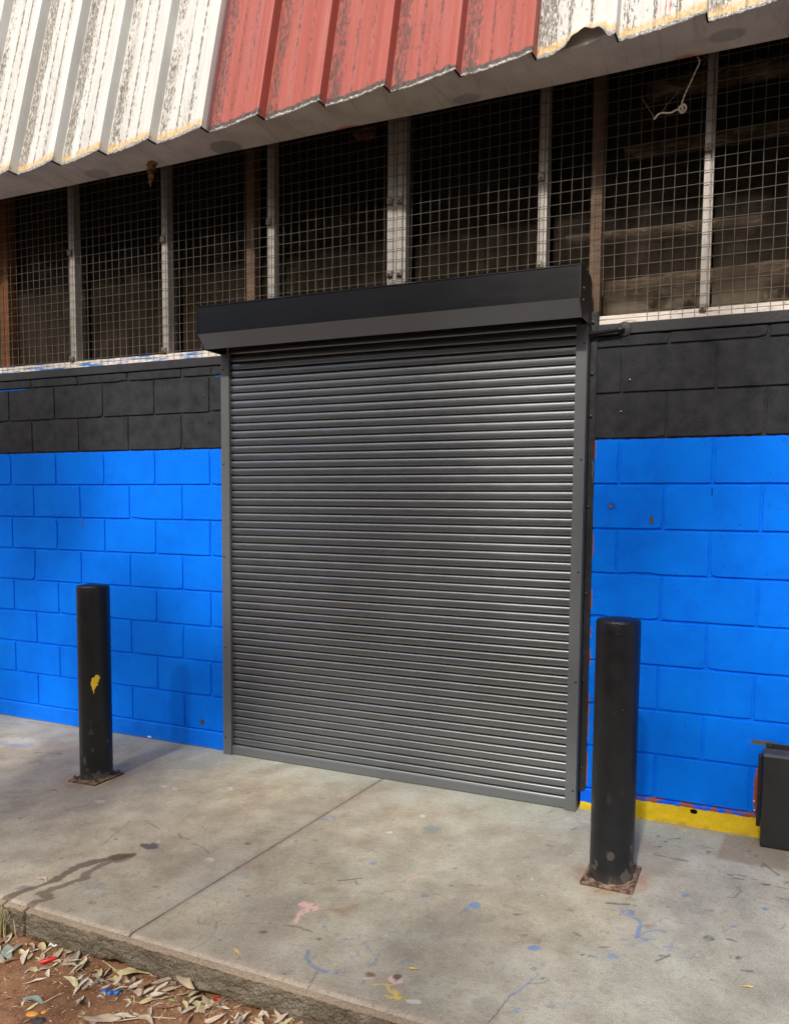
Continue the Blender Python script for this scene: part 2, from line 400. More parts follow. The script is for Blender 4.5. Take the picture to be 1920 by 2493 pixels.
M['steelbox'] = simple('satin_black_box_paint', (.018, .019, .021), .45, .25, 14, 0, .0008, .5)
M['boxtop'] = simple('dusty_black_box_lid', (.055, .056, .058), .6, .25, 30, 0, .001, .4)
M['bluegrey'] = simple('bare_green_grey_chip', (.055, .065, .05), .7, .35, 80, 0, .001)
M['holepink'] = simple('bare_pink_mortar', (.42, .17, .12), .9, .3, 90, 0, .001)
M['hole'] = simple('deep_hole', (.004, .004, .004), .9, .2, 20, 0, 0, .1)
# --- ground
def slabm():
    g = G('paint_stained_concrete'); o = g.obj(); x, y, z = g.sep(o)
    big = g.noise(o, 1.5, 4, .55, .4); md = g.noise(o, 6.5, 5, .6); fn = g.noise(o, 55, 5, .65); gr = g.noise(o, 190, 4, .65)
    drag = g.noise(g.stretch(o, 5, 16, 1), 1, 5, .6, .6)
    tan = g.ramp(md, [(.3, (.255, .203, .134)), (.5, (.342, .286, .197)), (.7, (.415, .362, .264))])
    grey = g.ramp(md, [(.3, (.252, .238, .190)), (.5, (.332, .321, .258)), (.7, (.41, .402, .33))])
    side = g.m('ADD', g.lin(x, .8, 2.7, .12, .78), g.m('MULTIPLY', g.m('SUBTRACT', big, .5), 1.7), clamp=True)
    base = g.mix(side, tan, grey)
    # washed cooler strip beside the wall and shutter
    w = g.m('MULTIPLY', g.st(g.m('ADD', y, g.m('MULTIPLY', g.m('SUBTRACT', md, .5), .5)), -.34, .02), .66); base = g.mix(w, base, (.30, .345, .31))
    br = g.st(g.noise(o, 2.6, 4, .6, .5), .50, .70); base = g.mix(g.m('MULTIPLY', br, .46), base, (.205, .165, .13))
    base = g.mix(g.m('MULTIPLY', g.st(drag, .55, .75), .28), base, (.185, .155, .130))
    lt = g.st(g.noise(o, 2.2, 3, .5, .2), .56, .72); base = g.mix(g.m('MULTIPLY', lt, .32), base, (.50, .47, .42))
    # worn pale nosing
    base = g.mix(g.m('MULTIPLY', g.st(g.m('ADD', y, g.m('MULTIPLY', g.m('SUBTRACT', fn, .5), .05)), -1.375, -1.44), .55), base, (.46, .37, .28))
    base = g.mix(g.m('MULTIPLY', g.st(fn, .54, .66), .42), base, (.185, .158, .125)); base = g.mix(g.m('MULTIPLY', g.st(fn, .44, .32), .30), base, (.47, .43, .345))
    base = g.mix(g.m('MULTIPLY', g.st(gr, .54, .66), .55), base, (.13, .11, .085)); base = g.mix(g.m('MULTIPLY', g.st(gr, .46, .34), .42), base, (.56, .52, .43))
    g2 = g.noise(g.stretch(o, 26, 70, 1), 1, 5, .7); base = g.mix(g.m('MULTIPLY', g.st(g2, .55, .68), .35), base, (.20, .155, .11)); base = g.mix(g.m('MULTIPLY', g.st(g2, .44, .34), .22), base, (.40, .40, .345))
    a = g.n('ShaderNodeAttribute', attribute_name='stain')
    base = g.mix(a.outputs['Alpha'], base, a.outputs['Color'])
    w = g.n('ShaderNodeAttribute', attribute_name='wet')
    rough = g.m('SUBTRACT', g.lin(md, .3, .7, .62, .8), g.m('MULTIPLY', w.outputs['Fac'], .12))
    return g.done(base, rough, g.bump(g.m('ADD', g.m('MULTIPLY', gr, .35), fn), .0016), spec=.35)
M['slab'] = slabm()
def slabface():
    g = G('eroded_concrete_edge'); o = g.obj(); x, y, z = g.sep(o)
    n = g.noise(o, 10, 4); ag = g.vor(o, 95); ag2 = g.vor(o, 210); fn = g.noise(o, 180, 4, .65)
    base = g.ramp(n, [(.3, (.15, .125, .09)), (.5, (.225, .19, .14)), (.7, (.30, .26, .20))])
    base = g.mix(g.st(fn, .52, .70), base, (.075, .065, .05)); base = g.mix(g.m('MULTIPLY', g.st(ag, .22, .12), g.st(g.noise(o, 60, 2), .48, .58)), base, (.36, .32, .25))
    base = g.mix(g.st(g.m('ADD', z, g.m('MULTIPLY', g.m('SUBTRACT', g.noise(o, 26, 3), .5), .022)), -.024, -.010), base, (.37, .29, .205))
    base = g.mix(g.m('MULTIPLY', g.st(z, -.065, -.10), .5), base, (.16, .085, .045))
    for cx, wd in ((.513, .006), (.617, .008)):
        f = g.st(g.m('ABSOLUTE', g.m('ADD', g.m('SUBTRACT', x, cx), g.m('MULTIPLY', g.m('SUBTRACT', fn, .5), .01))), wd, wd*.6); base = g.mix(g.m('MULTIPLY', f, .75), base, (.05, .03, .018))
    return g.done(base, .95, g.bump(g.m('ADD', g.m('ADD', fn, g.m('MULTIPLY', ag, .9)), g.m('MULTIPLY', ag2, .5)), .006), spec=.15)
M['slabface'] = slabface()
def soilm():
    g = G('red_brown_soil'); o = g.obj(); n = g.noise(o, 7, 5, .6); f = g.noise(o, 70, 5, .7); gr = g.noise(o, 260, 3, .6)
    base = g.ramp(n, [(.3, (.175, .085, .042)), (.5, (.255, .128, .066)), (.72, (.335, .185, .10))])
    base = g.mix(g.st(f, .55, .72), base, (.12, .055, .028)); base = g.mix(g.m('MULTIPLY', g.st(gr, .60, .72), .6), base, (.46, .31, .19))
    y = g.sep(o)[1]; base = g.mix(g.st(g.m('ADD', y, n), -2.6, -3.6), base, g.ramp(f, [(.3, (.17, .155, .135)), (.7, (.27, .25, .22))]))
    return g.done(base, .95, g.bump(g.m('ADD', f, g.m('MULTIPLY', gr, .5)), .006), spec=.15)
M['soil'] = soilm()
def leafm(name, col, vein=None):
    g = G(name); o = g.obj(); n = g.noise(o, 38, 4); n2 = g.noise(g.stretch(o, 60, 14, 10), 1, 3)
    base = g.ramp(n, [(.3, tuple(c*.72 for c in col)), (.55, col), (.75, tuple(min(.85, c*1.18) for c in col))])
    base = g.mix(g.m('MULTIPLY', g.st(n2, .6, .7), .35), base, tuple(c*.5 for c in col))
    return g.done(base, .55, g.bump(n2, .0012), spec=.3)
LEAFCOL = {'tan': (.52, .40, .275), 'pale': (.66, .57, .42), 'straw': (.62, .53, .29), 'brown': (.30, .16, .085), 'pink': (.56, .39, .32), 'grey': (.36, .31, .245),
           'sage': (.27, .32, .26), 'olive': (.34, .33, .13), 'yellow': (.62, .46, .12), 'orange': (.62, .27, .05), 'rustleaf': (.42, .16, .08)}
for k, c in LEAFCOL.items(): M['leaf_'+k] = leafm('dry_leaf_'+k, c)
M['redplastic'] = simple('red_plastic', (.62, .015, .012), .35, .1, 60, 0, 0)
M['paper'] = simple('white_paper', (.74, .74, .74), .7, .08, 60, 0, .001)
M['blueplastic'] = simple('blue_plastic', (.04, .14, .48), .5, .3, 80, 0, 0)
M['charcoalbit'] = simple('charred_bark', (.05, .04, .038), .8, .4, 60, 0, .003)
M['grassg'] = simple('grass_green', (.13, .17, .035), .6, .35, 20, 0, 0)
M['grassd'] = simple('grass_dry', (.48, .40, .20), .7, .25, 20, 0, 0)
M['crumb_a'] = simple('litter_pale', (.55, .42, .27), .8, .35, 90, 0, 0)
M['crumb_b'] = simple('litter_brown', (.25, .13, .07), .9, .35, 90, 0, 0)
M['crumb_c'] = simple('litter_pebble', (.42, .30, .20), .9, .35, 90, 0, .001)

# ------------------------------------------------------------------ ground & pavement (the setting)
def nonuni(lo, a, b, hi, d, grow=1.5):
    mid = list(np.arange(a, b + d*.5, d)); l = []; s = d; x = a
    while x > lo: s *= grow; x -= s; l.append(max(x, lo))
    r = []; s = d; x = mid[-1]
    while x < hi: s *= grow; x += s; r.append(min(x, hi))
    return np.array(l[::-1] + mid + r)
def grid_mesh(name, xs, ys, zf, mat):
    X, Y = np.meshgrid(xs, ys); Z = zf(X, Y); nx, ny = len(xs), len(ys)
    me = bpy.data.meshes.new(name); co = np.stack([X, Y, Z], -1).reshape(-1, 3)
    i = np.arange(nx*ny).reshape(ny, nx)
    q = np.stack([i[:-1, :-1], i[:-1, 1:], i[1:, 1:], i[1:, :-1]], -1).reshape(-1, 4)
    me.vertices.add(len(co)); me.vertices.foreach_set('co', co.astype(np.float32).ravel())
    me.loops.add(q.size); me.loops.foreach_set('vertex_index', q.astype(np.int32).ravel())
    me.polygons.add(len(q)); me.polygons.foreach_set('loop_start', np.arange(0, q.size, 4, dtype=np.int32))
    me.polygons.foreach_set('use_smooth', np.ones(len(q), dtype=bool))
    me.update(calc_edges=True); me.validate(); me.materials.append(mat)
    return me, co
_T = RNG.random((64, 64))
def vnoise(x, y):
    xi = np.floor(x).astype(int); yi = np.floor(y).astype(int); fx = x-xi; fy = y-yi
    fx = fx*fx*(3-2*fx); fy = fy*fy*(3-2*fy)
    a = _T[yi % 64, xi % 64]; b = _T[yi % 64, (xi+1) % 64]; c = _T[(yi+1) % 64, xi % 64]; d = _T[(yi+1) % 64, (xi+1) % 64]
    return (a*(1-fx)+b*fx)*(1-fy)+(c*(1-fx)+d*fx)*fy
def fbm(x, y, o=3):
    s = 0; w = .5; t = 0
    for k in range(o): s = s + w*vnoise(x*2**k+17*k, y*2**k+5*k); t += w; w *= .5
    return s/t

HOLES = [(1.03, .075, .055), (1.16, .05, .04), (1.40, .055, .045), (.70, .05, .02), (1.58, .05, .03)]
def soil_z(X, Y):
    z = -.092 - .055*np.clip((-1.45-Y)/.4, 0, 1) + .030*(fbm(X*4, Y*4)-.5) + .016*(fbm(X*16+9, Y*16)-.5) + .007*(vnoise(X*70, Y*70)-.5)
    for cx, rx, dp in HOLES:
        z = z - dp*np.exp(-((X-cx)/rx)**2 - ((Y+1.44)/.05)**2)
    far = np.clip((np.hypot(X-1.2, Y+1.8)-2.2)/3, 0, 1)
    z = np.where(Y > -1.36, -.25, z); z = z*(1-far) + far*np.where(Y > -1.36, -.25, -.14)
    return z
gx = nonuni(-260, .1, 2.2, 260, .007, 1.45); gy = nonuni(-260, -2.0, -1.34, 260, .007, 1.45)
me, _ = grid_mesh('soil_ground', gx, gy, soil_z, M['soil'])
tag(link(bpy.data.objects.new('ground', me)), kind='structure')

